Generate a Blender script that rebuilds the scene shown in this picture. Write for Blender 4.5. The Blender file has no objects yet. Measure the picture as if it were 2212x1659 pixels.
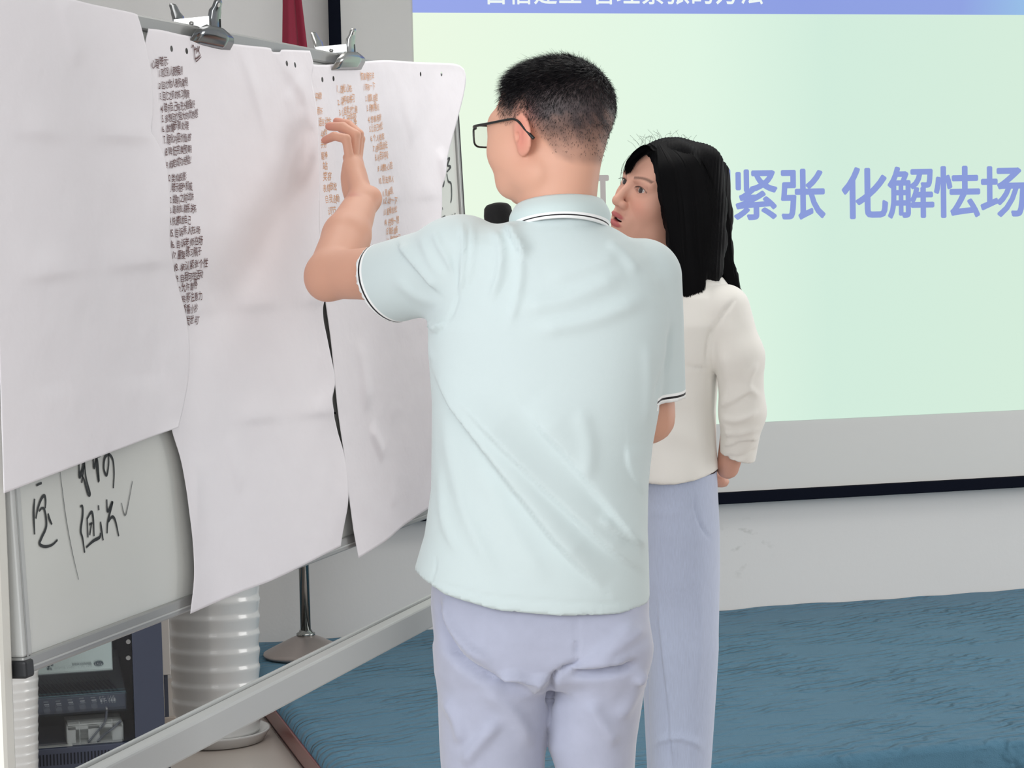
import bpy, bmesh, math, random
import numpy as np
from math import radians, sin, cos, atan, sqrt, pi
from mathutils import Matrix, Vector
random.seed(7); RNG = np.random.default_rng(7)
SC = bpy.context.scene
COL = SC.collection

# ------------------------------------------------------------------ camera
FP = 4800.0; CX, CY = 1106.0, 829.5; YAW = radians(14.94); CAMH = 1.43
R0 = np.array([cos(YAW), -sin(YAW), 0.0]); F0 = np.array([sin(YAW), cos(YAW), 0.0]); Z0 = np.array([0, 0, 1.0])
_th = atan(320/FP); _ro = atan(.0229)
FW = cos(_th)*F0 - sin(_th)*Z0; _up = sin(_th)*F0 + cos(_th)*Z0
CR = cos(_ro)*R0 - sin(_ro)*_up; CU = sin(_ro)*R0 + cos(_ro)*_up
CAM = np.array([0, 0, CAMH])
cd = bpy.data.cameras.new('camera'); cam = bpy.data.objects.new('camera', cd); COL.objects.link(cam)
cd.sensor_width = 36; cd.lens = 36*FP/2212; cd.clip_start = .05; cd.clip_end = 60
cam.matrix_world = Matrix([[CR[0], CU[0], -FW[0], 0], [CR[1], CU[1], -FW[1], 0], [CR[2], CU[2], -FW[2], CAMH], [0, 0, 0, 1]])
SC.camera = cam
SC.view_settings.view_transform = 'Standard'; SC.view_settings.look = 'None'
SC.view_settings.gamma = 1; SC.view_settings.use_curve_mapping = False
SC.view_settings.exposure = EXPOSURE = 0.0
SC.cycles.max_bounces = 6; SC.cycles.diffuse_bounces = 4; SC.cycles.use_adaptive_sampling = True
SC.cycles.use_denoising = True
W = bpy.data.worlds.new('world'); SC.world = W; W.use_nodes = True
W.node_tree.nodes['Background'].inputs[0].default_value = (0.93, 0.96, 1.0, 1)
W.node_tree.nodes['Background'].inputs[1].default_value = 0.58
def area(name, loc, target, sx, sy, power, col):
    l = bpy.data.lights.new(name, 'AREA'); l.shape = 'RECTANGLE'; l.size = sx; l.size_y = sy; l.energy = power; l.color = col
    o = bpy.data.objects.new(name, l); COL.objects.link(o); o.location = loc
    o.rotation_euler = (Vector(target)-Vector(loc)).to_track_quat('-Z', 'Y').to_euler(); return o
area('window_daylight_left', (-1.85, 1.6, 1.7), (1.2, 4.2, 1.2), 2.6, 1.7, 84, (0.93, 0.97, 1.0))
area('window_daylight_rear', (0.2, -2.2, 2.3), (1.2, 4.0, 1.1), 3.2, 1.4, 62, (1.0, 0.98, 0.96))
area('window_daylight_right', (5.9, 4.6, 1.25), (2.6, 6.6, .7), 2.4, 1.5, 66, (1.0, 0.99, 0.97))
area('ceiling_panel_light', (1.6, 4.4, 2.86), (1.6, 4.4, 0), 2.4, 1.2, 26, (1.0, 0.98, 0.95))

def ray(px, py): return (px-CX)/FP*CR + (CY-py)/FP*CU + FW
def hit(px, py, n, d):
    r = ray(px, py); n = np.asarray(n, float); return CAM + (d - CAM@n)/(r@n)*r
def hx(px, py, x): return hit(px, py, (1, 0, 0), x)
def hy(px, py, y): return hit(px, py, (0, 1, 0), y)
def hz(px, py, z): return hit(px, py, (0, 0, 1), z)
# L frame: r = to the right of the view, f = away, z = up (a plain yaw of the room frame)
def U(px, py, f):
    r = ray(px, py); r = r*(f/(r@F0)); return np.array([r@R0, f, CAMH + r[2]])
def L2W(p): p = np.asarray(p); return p[..., 0:1]*R0 + p[..., 1:2]*F0 + p[..., 2:3]*Z0
def Lproj(P):                                   # modelling aid: where an L point falls in the reference frame
    v = P[:, 0:1]*R0 + P[:, 1:2]*F0 + (P[:, 2:3]-CAMH)*Z0
    d = v@FW; return CX + FP*(v@CR)/d, CY - FP*(v@CU)/d

# ------------------------------------------------------------------ materials
def lin(c): 
    c = [x/255 for x in c]; return tuple([(x/12.92 if x <= .04045 else ((x+.055)/1.055)**2.4) for x in c] + [1.0])
def mat(name, rgb=None, rough=.6, metal=0, bump=None, var=None, attr=None, trans=0, alpha=1, spec=.5, sheen=0, sss=0, coat=0):
    m = bpy.data.materials.new(name); m.use_nodes = True; nt = m.node_tree; N = nt.nodes; Lk = nt.links; b = N['Principled BSDF']
    b.inputs['Roughness'].default_value = rough; b.inputs['Metallic'].default_value = metal
    b.inputs['Specular IOR Level'].default_value = spec; b.inputs['Sheen Weight'].default_value = sheen
    b.inputs['Coat Weight'].default_value = coat; b.inputs['Transmission Weight'].default_value = trans; b.inputs['Alpha'].default_value = alpha
    if sss: b.inputs['Subsurface Weight'].default_value = sss; b.inputs['Subsurface Radius'].default_value = (.008, .003, .0015); b.inputs['Subsurface Scale'].default_value = 1
    src = None
    if attr:
        a = N.new('ShaderNodeAttribute'); a.attribute_name = attr; src = a.outputs['Color']
    else:
        b.inputs['Base Color'].default_value = lin(rgb)
    if var:                                       # var = (scale, amount, stretch)
        tc = N.new('ShaderNodeTexCoord'); mp = N.new('ShaderNodeMapping'); mp.inputs['Scale'].default_value = var[2] if len(var) > 2 else (1, 1, 1)
        n = N.new('ShaderNodeTexNoise'); n.inputs['Scale'].default_value = var[0]; n.inputs['Detail'].default_value = 5
        Lk.new(tc.outputs['Object'], mp.inputs['Vector']); Lk.new(mp.outputs[0], n.inputs['Vector'])
        mx = N.new('ShaderNodeMix'); mx.data_type = 'RGBA'; mx.blend_type = 'MULTIPLY'; mx.inputs[0].default_value = 1
        cr = N.new('ShaderNodeValToRGB'); cr.color_ramp.elements[0].position = .3; cr.color_ramp.elements[1].position = .7
        k = 1-var[1]; cr.color_ramp.elements[0].color = (k, k, k, 1); cr.color_ramp.elements[1].color = (1, 1, 1, 1)
        Lk.new(n.outputs['Fac'], cr.inputs[0])
        if src is not None: Lk.new(src, mx.inputs[6])
        else: mx.inputs[6].default_value = lin(rgb)
        Lk.new(cr.outputs[0], mx.inputs[7]); src = mx.outputs[2]
    if src is not None: Lk.new(src, b.inputs['Base Color'])
    if bump:                                      # list of (scale, strength, distance, stretch)
        prev = None
        for bp in bump:
            tc = N.new('ShaderNodeTexCoord'); mp = N.new('ShaderNodeMapping'); mp.inputs['Scale'].default_value = bp[3] if len(bp) > 3 else (1, 1, 1)
            n = N.new('ShaderNodeTexNoise'); n.inputs['Scale'].default_value = bp[0]; n.inputs['Detail'].default_value = 4
            Lk.new(tc.outputs['Object'], mp.inputs['Vector']); Lk.new(mp.outputs[0], n.inputs['Vector'])
            bu = N.new('ShaderNodeBump'); bu.inputs['Strength'].default_value = bp[1]; bu.inputs['Distance'].default_value = bp[2]
            Lk.new(n.outputs['Fac'], bu.inputs['Height'])
            if prev: Lk.new(prev.outputs[0], bu.inputs['Normal'])
            prev = bu
        Lk.new(prev.outputs[0], b.inputs['Normal'])
    return m
def emis(name, rgb, strength=1.0, grad=None):
    m = bpy.data.materials.new(name); m.use_nodes = True; N = m.node_tree.nodes; Lk = m.node_tree.links; b = N['Principled BSDF']
    b.inputs['Base Color'].default_value = (.03, .03, .03, 1); b.inputs['Roughness'].default_value = .9; b.inputs['Specular IOR Level'].default_value = .1
    b.inputs['Emission Color'].default_value = lin(rgb); b.inputs['Emission Strength'].default_value = strength
    if grad:
        tc = N.new('ShaderNodeTexCoord'); sp = N.new('ShaderNodeSeparateXYZ'); cr = N.new('ShaderNodeValToRGB')
        mr = N.new('ShaderNodeMapRange'); mr.inputs[1].default_value = grad[0]; mr.inputs[2].default_value = grad[1]
        Lk.new(tc.outputs['Object'], sp.inputs[0]); Lk.new(sp.outputs['X'], mr.inputs[0]); Lk.new(mr.outputs[0], cr.inputs[0])
        es = cr.color_ramp.elements
        es[0].color = lin(grad[2][0][1]); es[0].position = grad[2][0][0]; es[1].color = lin(grad[2][-1][1]); es[1].position = grad[2][-1][0]
        for p, c in grad[2][1:-1]: e = es.new(p); e.color = lin(c)
        Lk.new(cr.outputs[0], b.inputs['Emission Color'])
    return m

# ------------------------------------------------------------------ object helpers
def link(o, parent=None):
    COL.objects.link(o)
    if parent is not None: o.parent = parent
    return o
def mesh(name, V, Fc, m=None, parent=None, smooth=False, base=None):
    V = np.asarray(V, float)
    if base is not None: V = V - np.asarray(base)
    me = bpy.data.meshes.new(name)
    if isinstance(Fc, np.ndarray) and Fc.ndim == 2:
        k = Fc.shape[1]; me.vertices.add(len(V)); me.vertices.foreach_set('co', V.astype(np.float32).ravel())
        me.loops.add(Fc.size); me.loops.foreach_set('vertex_index', Fc.astype(np.int32).ravel())
        me.polygons.add(len(Fc)); me.polygons.foreach_set('loop_start', np.arange(0, Fc.size, k, dtype=np.int32))
        me.update(calc_edges=True)
    else:
        me.from_pydata([tuple(v) for v in V], [], [tuple(int(i) for i in f) for f in Fc]); me.update()
    me.validate()
    if m: me.materials.append(m)
    if smooth: me.polygons.foreach_set('use_smooth', [True]*len(me.polygons))
    o = bpy.data.objects.new(name, me); return link(o, parent)
def empty(name, loc, rotz=0):
    o = bpy.data.objects.new(name, None); o.empty_display_size = .05; o.location = loc; o.rotation_euler = (0, 0, rotz); return link(o)
def tag(o, label=None, cat=None, group=None, kind=None):
    if label: o['label'] = label
    if cat: o['category'] = cat
    if group: o['group'] = group
    if kind: o['kind'] = kind
    return o
def struct(o): o['kind'] = 'structure'; return o
def catmull(P, n):
    P = np.asarray(P, float); P = np.vstack([2*P[0]-P[1], P, 2*P[-1]-P[-2]]); out = []
    for i in range(1, len(P)-2):
        t = np.linspace(0, 1, n, endpoint=False)[:, None]; a, b, c, d = P[i-1:i+3]
        out.append(.5*((2*b) + (-a+c)*t + (2*a-5*b+4*c-d)*t*t + (-a+3*b-3*c+d)*t**3))
    out.append(P[-2][None]); return np.vstack(out)
class MB:
    def __init__(s): s.v = []; s.f = []
    def add(s, V, Fc):
        k = len(s.v); s.v += [tuple(map(float, v)) for v in V]; s.f += [tuple(int(i)+k for i in f) for f in Fc]; return s
    def box(s, c, size, axes=None):
        A = np.eye(3) if axes is None else np.asarray(axes); c = np.asarray(c, float); V = []
        for sx in (-.5, .5):
            for sy in (-.5, .5):
                for sz in (-.5, .5): V.append(c + sx*size[0]*A[0] + sy*size[1]*A[1] + sz*size[2]*A[2])
        return s.add(V, [(0, 1, 3, 2), (4, 6, 7, 5), (0, 4, 5, 1), (2, 3, 7, 6), (0, 2, 6, 4), (1, 5, 7, 3)])
    def bb(s, lo, hi): lo = np.asarray(lo, float); hi = np.asarray(hi, float); return s.box((lo+hi)/2, hi-lo)
    def tube(s, P, r, n=12, caps=True):
        P = np.asarray(P, float); r = np.full(len(P), r) if np.isscalar(r) else np.asarray(r); T = np.gradient(P, axis=0)
        T /= np.linalg.norm(T, axis=1)[:, None]+1e-12; a = np.array([0, 0, 1.]) if abs(T[0][2]) < .9 else np.array([1., 0, 0])
        V = []; Fc = []; u = np.cross(T[0], a); u /= np.linalg.norm(u)
        for i in range(len(P)):
            u = u - (u@T[i])*T[i]; u /= np.linalg.norm(u); w = np.cross(T[i], u)
            for j in range(n): an = 2*pi*j/n; V.append(P[i] + r[i]*(cos(an)*u + sin(an)*w))
        for i in range(len(P)-1):
            for j in range(n): Fc.append((i*n+j, i*n+(j+1) % n, (i+1)*n+(j+1) % n, (i+1)*n+j))
        if caps: Fc.append(tuple(range(n-1, -1, -1))); Fc.append(tuple((len(P)-1)*n+j for j in range(n)))
        return s.add(V, Fc)
    def lathe(s, c, prof, n=48, cap=True):
        V = []; Fc = []; c = np.asarray(c, float)
        for (r, z) in prof:
            for j in range(n): a = 2*pi*j/n; V.append(c + np.array([r*cos(a), r*sin(a), z]))
        for i in range(len(prof)-1):
            for j in range(n): Fc.append((i*n+j, i*n+(j+1) % n, (i+1)*n+(j+1) % n, (i+1)*n+j))
        if cap: Fc.append(tuple(range(n-1, -1, -1))); Fc.append(tuple((len(prof)-1)*n+j for j in range(n)))
        return s.add(V, Fc)
    def build(s, name, m, parent=None, smooth=False, bevel=0, base=None, seg=2):
        o = mesh(name, s.v, s.f, m, parent, smooth, base)
        if bevel:
            b = o.modifiers.new('bevel', 'BEVEL'); b.width = bevel; b.segments = seg; b.limit_method = 'ANGLE'
        return o
def autosmooth(o, ang=40):
    me = o.data; me.polygons.foreach_set('use_smooth', [True]*len(me.polygons))
    bm = bmesh.new(); bm.from_mesh(me)
    for e in bm.edges:
        if len(e.link_faces) == 2 and e.calc_face_angle(0) > radians(ang): e.smooth = False
    bm.to_mesh(me); bm.free(); return o
# glyph outlines from Blender's own font
_gc = {}
def glyph(ch, bold=0.0):
    k = (ch, bold)
    if k in _gc: return _gc[k]
    c = bpy.data.curves.new('glyph', 'FONT'); c.body = ch; c.size = 1; c.offset = bold; c.resolution_u = 3
    o = bpy.data.objects.new('glyph', c); COL.objects.link(o)
    dg = bpy.context.evaluated_depsgraph_get(); dg.update(); e = o.evaluated_get(dg); me = e.to_mesh()
    V = np.array([v.co[:2] for v in me.vertices]) if len(me.vertices) else np.zeros((0, 2)); Fc = [tuple(p.vertices) for p in me.polygons]
    e.to_mesh_clear(); bpy.data.objects.remove(o); bpy.data.curves.remove(c); _gc[k] = (V, Fc); return _gc[k]
def text_mesh(items, place, name, m, parent, bold=0.0):
    """items: list of (char, x, y, w, h, skew, rot) ; place(xy)->xyz"""
    V = []; Fc = []
    for ch, x, y, w, h, sk, rt in items:
        g, gf = glyph(ch, bold)
        if len(g) == 0: continue
        q = g.copy(); q[:, 0] += sk*q[:, 1]; q = np.c_[q[:, 0]*cos(rt)-q[:, 1]*sin(rt), q[:, 0]*sin(rt)+q[:, 1]*cos(rt)]
        q = q*np.array([w, h]) + np.array([x, y]); k = sum(len(a) for a in V); V.append(place(q)); Fc += [tuple(i+k for i in f) for f in gf]
    return mesh(name, np.vstack(V), Fc, m, parent)
# ------------------------------------------------------------------ the room
STG = .10; YWALL = 7.30; YSTG = 5.15; XST = .965
M_wall = mat('wall_plaster', (206, 204, 203), .85, bump=[(60, .15, .003)], var=(1.3, .03))
M_floor = mat('floor_tile', (196, 186, 178), .35, bump=[(8, .05, .002)], var=(3, .06))
M_ceil = mat('ceiling_paint', (225, 225, 222), .9)
def slab(name, lo, hi, m): return struct(MB().bb(lo, hi).build(name, m))
# back wall with faint scuff marks of its own
M_bw = mat('wall_plaster_scuffed', (214, 212, 210), .85, bump=[(60, .15, .003)], var=(1.3, .03))
def scuffs(m):
    nt = m.node_tree; N = nt.nodes; Lk = nt.links; b = N['Principled BSDF']; src = b.inputs['Base Color'].links[0].from_socket
    tc = N.new('ShaderNodeTexCoord'); n = N.new('ShaderNodeTexNoise'); n.inputs['Scale'].default_value = 14; n.inputs['Detail'].default_value = 4
    mp = N.new('ShaderNodeMapping'); mp.inputs['Scale'].default_value = (1, 1, 1.6); Lk.new(tc.outputs['Object'], mp.inputs[0]); Lk.new(mp.outputs[0], n.inputs['Vector'])
    cr = N.new('ShaderNodeValToRGB'); cr.color_ramp.elements[0].position = .60; cr.color_ramp.elements[1].position = .72
    cr.color_ramp.elements[0].color = (1, 1, 1, 1); cr.color_ramp.elements[1].color = (.72, .72, .7, 1); Lk.new(n.outputs['Fac'], cr.inputs[0])
    vd = N.new('ShaderNodeVectorMath'); vd.operation = 'DISTANCE'; p = hy(1605, 1180, YWALL); vd.inputs[1].default_value = (p[0], p[1], p[2]); Lk.new(tc.outputs['Object'], vd.inputs[0])
    mr = N.new('ShaderNodeMapRange'); mr.inputs[1].default_value = .04; mr.inputs[2].default_value = .13; mr.inputs[3].default_value = 1; mr.inputs[4].default_value = 0; Lk.new(vd.outputs['Value'], mr.inputs[0])
    mx = N.new('ShaderNodeMix'); mx.data_type = 'RGBA'; mx.blend_type = 'MULTIPLY'; Lk.new(mr.outputs[0], mx.inputs[0]); Lk.new(src, mx.inputs[6]); Lk.new(cr.outputs[0], mx.inputs[7]); Lk.new(mx.outputs[2], b.inputs['Base Color'])
scuffs(M_bw)
slab('wall_back', (-2.2, YWALL, 0), (6.2, YWALL+.15, 2.95), M_bw)
slab('floor', (-2.2, -1.5, -.1), (6.2, YWALL+.15, 0), M_floor)
slab('ceiling', (-2.2, -1.5, 2.95), (6.2, YWALL+.15, 3.05), M_ceil)
wl = MB().bb((-2.35, -1.5, 0), (-2.2, YWALL+.15, .85)).bb((-2.35, -1.5, 2.6), (-2.2, YWALL+.15, 2.95)).bb((-2.35, 3.4, .85), (-2.2, YWALL+.15, 2.6)).bb((-2.35, -1.5, .85), (-2.2, -.4, 2.6)).build('wall_left', M_wall); struct(wl)
M_alu = mat('white_aluminium', (222, 222, 220), .4)
w1 = MB()
for y in (-.4, .87, 2.13, 3.4): w1.bb((-2.31, y-.03, .85), (-2.24, y+.03, 2.6))
for z in (.88, 1.9, 2.57): w1.bb((-2.3, -.4, z-.03), (-2.25, 3.4, z+.03))
struct(w1.build('window_1', M_alu))

# stage with blue embossed carpet
M_carpet = mat('blue_embossed_carpet', (84, 124, 147), .95, spec=.1, sheen=.1, var=(5, .06, (1, 2.2, 1)))
nt = M_carpet.node_tree; N = nt.nodes; Lk = nt.links
tc = N.new('ShaderNodeTexCoord'); mp = N.new('ShaderNodeMapping'); mp.inputs['Rotation'].default_value = (0, 0, radians(-22)); mp.inputs['Scale'].default_value = (1, 1.3, 1)
wv = N.new('ShaderNodeTexWave'); wv.wave_type = 'BANDS'; wv.bands_direction = 'Y'; wv.inputs['Scale'].default_value = 5.5; wv.inputs['Distortion'].default_value = 6; wv.inputs['Detail'].default_value = 2.5; wv.inputs['Detail Scale'].default_value = 2.2
nz = N.new('ShaderNodeTexNoise'); nz.inputs['Scale'].default_value = 4.5; nz.inputs['Detail'].default_value = 2
cr = N.new('ShaderNodeValToRGB'); cr.color_ramp.elements[0].position = .36; cr.color_ramp.elements[1].position = .66
mu = N.new('ShaderNodeMath'); mu.operation = 'MULTIPLY'
fine = N.new('ShaderNodeTexNoise'); fine.inputs['Scale'].default_value = 300; fine.inputs['Detail'].default_value = 3
ad = N.new('ShaderNodeMath'); ad.operation = 'MULTIPLY_ADD'; ad.inputs[1].default_value = .16
bu = N.new('ShaderNodeBump'); bu.inputs['Strength'].default_value = 1; bu.inputs['Distance'].default_value = .012
Lk.new(tc.outputs['Object'], mp.inputs[0]); Lk.new(mp.outputs[0], wv.inputs['Vector']); Lk.new(mp.outputs[0], nz.inputs['Vector']); Lk.new(tc.outputs['Object'], fine.inputs['Vector'])
Lk.new(nz.outputs['Fac'], cr.inputs[0]); Lk.new(wv.outputs['Fac'], mu.inputs[0]); Lk.new(cr.outputs[0], mu.inputs[1])
Lk.new(fine.outputs['Fac'], ad.inputs[0]); Lk.new(mu.outputs[0], ad.inputs[2]); Lk.new(ad.outputs[0], bu.inputs['Height']); Lk.new(bu.outputs[0], N['Principled BSDF'].inputs['Normal'])
st = empty('stage', (XST, YSTG, 0)); tag(st, 'low stage platform covered in blue embossed carpet in front of the screen wall', 'stage')
sb = (XST, YSTG, 0)
M_red = mat('red_varnished_wood', (128, 58, 54), .35, var=(6, .4, (1, .2, 1)), coat=.3)
MB().bb((XST+.03, YSTG+.03, 0), (6.1, YWALL-.004, .068)).build('platform', mat('stage_board', (90, 80, 75), .8), st, base=sb)
# carpet: top with a rolled left and front edge
nx_, ny_ = 220, 100
xs = np.concatenate([np.zeros(1), np.linspace(0, .06, 9)[1:], np.linspace(.06, 5.1, nx_)[1:]]); ysr = np.concatenate([np.linspace(0, .05, 8), np.linspace(.05, YWALL-YSTG-.003, ny_)[1:]])
V = []
for i, x in enumerate(xs):
    for j, y in enumerate(ysr):
        rx = min(1, x/.05); ry = min(1, y/.04)
        zt = STG - .028*(1-sqrt(max(0, 1-(1-rx)**2))) - .02*(1-sqrt(max(0, 1-(1-ry)**2)))
        zt += .0015*sin(x*9+y*4)+.0012*sin(y*17-x*5)
        if y > YWALL-YSTG-.02: zt += .0012*sin(x*31)+.001*sin(x*13+1)
        V.append((XST+x, YSTG+y, zt))
Fc = [(i*len(ysr)+j, (i+1)*len(ysr)+j, (i+1)*len(ysr)+j+1, i*len(ysr)+j+1) for i in range(len(xs)-1) for j in range(len(ysr)-1)]
k = len(V); nY = len(ysr)
V += [(XST, YSTG+y, .066) for y in ysr]; Fc += [(k+j, j, j+1, k+j+1) for j in range(nY-1)]
k2 = len(V); V += [(XST+x, YSTG, .0) for x in xs]; Fc += [(i*nY, k2+i, k2+i+1, (i+1)*nY) for i in range(len(xs)-1)]
carpet = mesh('carpet', V, Fc, M_carpet, st, True, base=sb)
# red wooden edging along the left side of the stage
MB().bb((XST-.006, YSTG, 0), (XST+.028, YWALL-.004, .066)).build('edging_board', M_red, st, bevel=.003, base=sb)
MB().bb((XST-.0075, YSTG+.01, .008), (XST-.0062, YWALL-.01, .012)).build('groove', mat('dark_gap', (40, 24, 22), .8), st, base=sb)

# ------------------------------------------------------------------ projection screen
YS = YWALL-.09
def S(px, py, d=0): return hy(px, py, YS-d)
scr = empty('projection_screen', (2.9, YS, .47)); bS = (2.9, YS, .47)
tag(scr, 'large pull-down projection screen with black border showing a green slide with blue Chinese title', 'projection screen')
XL, XR, ZB, ZT = S(735, 0)[0], 5.25, .527, 2.80
M_fab = mat('screen_fabric', (200, 199, 196), .9)
MB().bb((XL, YS+.002, ZB), (XR, YS+.005, ZT)).build('fabric', M_fab, scr, base=bS)
M_blk = mat('black_border', (10, 14, 26), .9, spec=.1)
XB = S(709, 0)[0]
MB().bb((XB, YS, .525), (XL, YS+.006, ZT)).build('side_border', M_blk, scr, base=bS)
MB().bb((XR, YS, .525), (XR+.04, YS+.006, ZT)).build('side_border', M_blk, scr, base=bS)
MB().bb((XB, YS-.012, .486), (XR+.04, YS+.016, .526)).build('bottom_bar', M_blk, scr, bevel=.004, base=bS)
MB().bb((XB-.05, YS-.05, ZT), (XR+.09, YS+.06, ZT+.1)).build('roller_case', M_alu, scr, bevel=.01, base=bS)
XI0, XI1, ZI0, ZI1 = 1.6145, 5.05, .765, 2.62
ZH = 2.1704
gx0, gx1 = XI0-2.9, XI1-2.9
E_bg = emis('slide_background', (222, 244, 224), .97, (gx0, gx0+2.35, [(0, (236, 250, 228)), (.42, (224, 246, 228)), (.62, (209, 236, 220)), (1.0, (212, 236, 218))]))  # projector light and its falloff, put in as the slide's own emission
E_hd = emis('slide_header', (140, 158, 226), .97, (gx0, gx0+2.3, [(0, (150, 166, 234)), (.6, (138, 156, 226)), (.86, (140, 160, 226)), (1.0, (150, 196, 232))]))
E_tx = emis('slide_title_glow', (140, 157, 218), .97); E_gr = emis('slide_grey_glow', (176, 170, 168), .97); E_wh = emis('slide_white_glow', (240, 248, 246), .97)  # projected lettering, its light also put in as emission
MB().bb((XI0, YS-.001, ZI0), (XI1, YS+.001, ZH)).build('projected_slide', E_bg, scr, base=bS)
MB().bb((XI0, YS-.001, ZH), (XI1, YS+.001, ZI1)).build('slide_header', E_hd, scr, base=bS)
def stext(lst, name, m, bold, d=.002):
    it = []
    for ch, px, py, wp, hp in lst:            # px,py = lower left of the em box on the screen, wp,hp = em size in photo px
        p = S(px, py); q = S(px+wp, py); t = S(px, py-hp)
        w_ = q[0]-p[0]; h_ = t[2]-p[2]
        for dx, dy in ((0, 0), (-1, 0), (1, 0), (0, -1), (0, 1), (-.7, -.7), (.7, .7), (-.7, .7), (.7, -.7)): it.append((ch, p[0]+dx*bold*w_, p[2]+dy*bold*h_, w_, h_, 0, 0))
    return text_mesh(it, lambda q: np.c_[q[:, 0], np.full(len(q), YS-d), q[:, 1]] - np.array(bS), name, m, scr)
ty = lambda x: 462 - .012*(x-1580)
tl = [('何', 1218, 465, 100, 112), ('如', 1112, 466, 100, 112)]
stext(tl, 'slide_title', E_gr, .022)
tl = [(c, x, ty(x)+3, 104, 117) for c, x in (('控', 1378), ('制', 1480), ('紧', 1580), ('张', 1680), ('化', 1816), ('解', 1916), ('怯', 2016), ('场', 2116), )]
stext(tl, 'slide_title', E_tx, .022)
hl = [(c, 1045+i*53.5 + (18 if i > 3 else 0), 4 - .0*i, 52, 60) for i, c in enumerate('自信建立管理紧张的方法')]
stext(hl, 'slide_heading_text', E_wh, .012)['kind'] = 'stuff'

# ------------------------------------------------------------------ whiteboard
dh = ray(2580, 476); dh = np.array([dh[0], dh[1], 0]); dh /= np.linalg.norm(dh)
nh = np.array([dh[1], -dh[0], 0])                       # horizontal, to the viewer's side
TAU = radians(2.2)
P0 = CAM + ray(300, 1361)*3.25
BU = cos(TAU)*Z0 - sin(TAU)*nh; BN = cos(TAU)*nh + sin(TAU)*Z0
def Bp(a, b, w=0): a = np.asarray(a)[..., None]; b = np.asarray(b)[..., None]; w = np.asarray(w)[..., None]; return P0 + a*dh + b*BU + w*BN
def Bi(px, py, w=0):
    p = hit(px, py, BN, (P0 + w*BN)@BN) - P0; return p@dh, p@BU
BAX = (dh, BU, BN)
AL = Bi(37, 1060)[0]; AR = Bi(1001, 480)[0]; BT = Bi(500, 32+.195*200)[1]; BB0 = 0.0
AL -= .024
wb = empty('whiteboard', tuple(P0*np.array([1, 1, 0]) + dh*.6)); bW = np.array(wb.location)
tag(wb, 'mobile whiteboard on a grey metal frame, hung with three large paper sheets', 'whiteboard')
M_wb = mat('whiteboard_enamel', (214, 216, 212), .28, spec=.5, var=(2, .03)); M_rail = mat('grey_aluminium', (158, 159, 158), .38, metal=.35, bump=[(300, .1, .001, (1, 1, .05))])
M_rail2 = mat('grey_steel_paint', (186, 188, 187), .4, metal=.1)
def bbox(a0, a1, b0, b1, w0, w1, name, m, bevel=0, parent=None):
    c = Bp((a0+a1)/2, (b0+b1)/2, (w0+w1)/2); return MB().box(c, (a1-a0, b1-b0, w1-w0), BAX).build(name, m, parent or wb, bevel=bevel, base=bW)
FWD = .024
bbox(AL+.01, AR-.01, .01, BT-.01, -.012, 0, 'writing_panel', M_wb)
bbox(AL, AR, BT-FWD, BT, -.018, .006, 'top_rail', M_rail, .004)
bbox(AL, AR, 0, FWD, -.018, .006, 'bottom_rail', M_rail, .003)
bbox(AL, AR, .008, .0105, .006, .0072, 'rail_groove', M_rail2)
bbox(AL, AL+FWD, FWD, BT-FWD, -.018, .006, 'side_rail', M_rail2, .003)
bbox(AL+.008, AL+.0105, FWD, BT-FWD, .006, .0072, 'rail_groove', M_rail)
bbox(AR-FWD, AR, FWD, BT-FWD, -.018, .006, 'side_rail', M_rail, .003)
bbox(AR-.010, AR-.007, FWD, BT-FWD, .006, .0072, 'rail_groove', mat('dark_groove', (70, 70, 72), .6))
for a in (AL, AR):
    bbox(a-.004, a+.020, -.004, .020, -.02, .010, 'corner_cap', mat('black_rubber', (26, 28, 32), .5), .004)
# stand: posts, cross bars and feet
def vbox(a0, a1, z0, z1, w0, w1, name, m, bevel=.003):
    c = P0*np.array([1, 1, 0]) + dh*(a0+a1)/2 + nh*(w0+w1)/2 + Z0*(z0+z1)/2
    return MB().box(c, (a1-a0, w1-w0, z1-z0), (dh, nh, Z0)).build(name, m, wb, bevel=bevel, base=bW)
M_post = mat('cream_steel_post', (222, 221, 214), .4)
zc = hit(300, 1621, nh, P0@nh)[2]
for a0 in (AL-.040, AR+.004):
    vbox(a0, a0+.034, .06, 1.30, -.042, -.006, 'post', M_post, .008)
    vbox(a0-.002, a0+.036, .03, .065, -.32, .30, 'foot', M_post, .006)
    for wq in (-.29, .27):
        c = P0*np.array([1, 1, 0]) + dh*(a0+.017) + nh*wq
        cst = MB().tube([c+dh*-.012+Z0*.027, c+dh*.012+Z0*.027], .027, 20).build('caster', mat('black_caster', (22, 22, 24), .5), wb, base=bW)
    c = P0*np.array([1, 1, 0]) + dh*(a0+.017) + nh*-.013
    MB().tube([c+Z0*1.27-dh*.03, c+Z0*1.27+dh*.03], .014, 14).build('pivot_knob', mat('black_knob', (24, 24, 26), .5), wb, base=bW)
vbox(AL-.006, AR+.004, zc-.050, zc, -.028, 0, 'cross_bar', M_rail2, .004)
vbox(AL-.006, AR+.004, zc-.006, zc+.004, -.034, -.028, 'bar_lip', M_rail2, .001)

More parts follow.
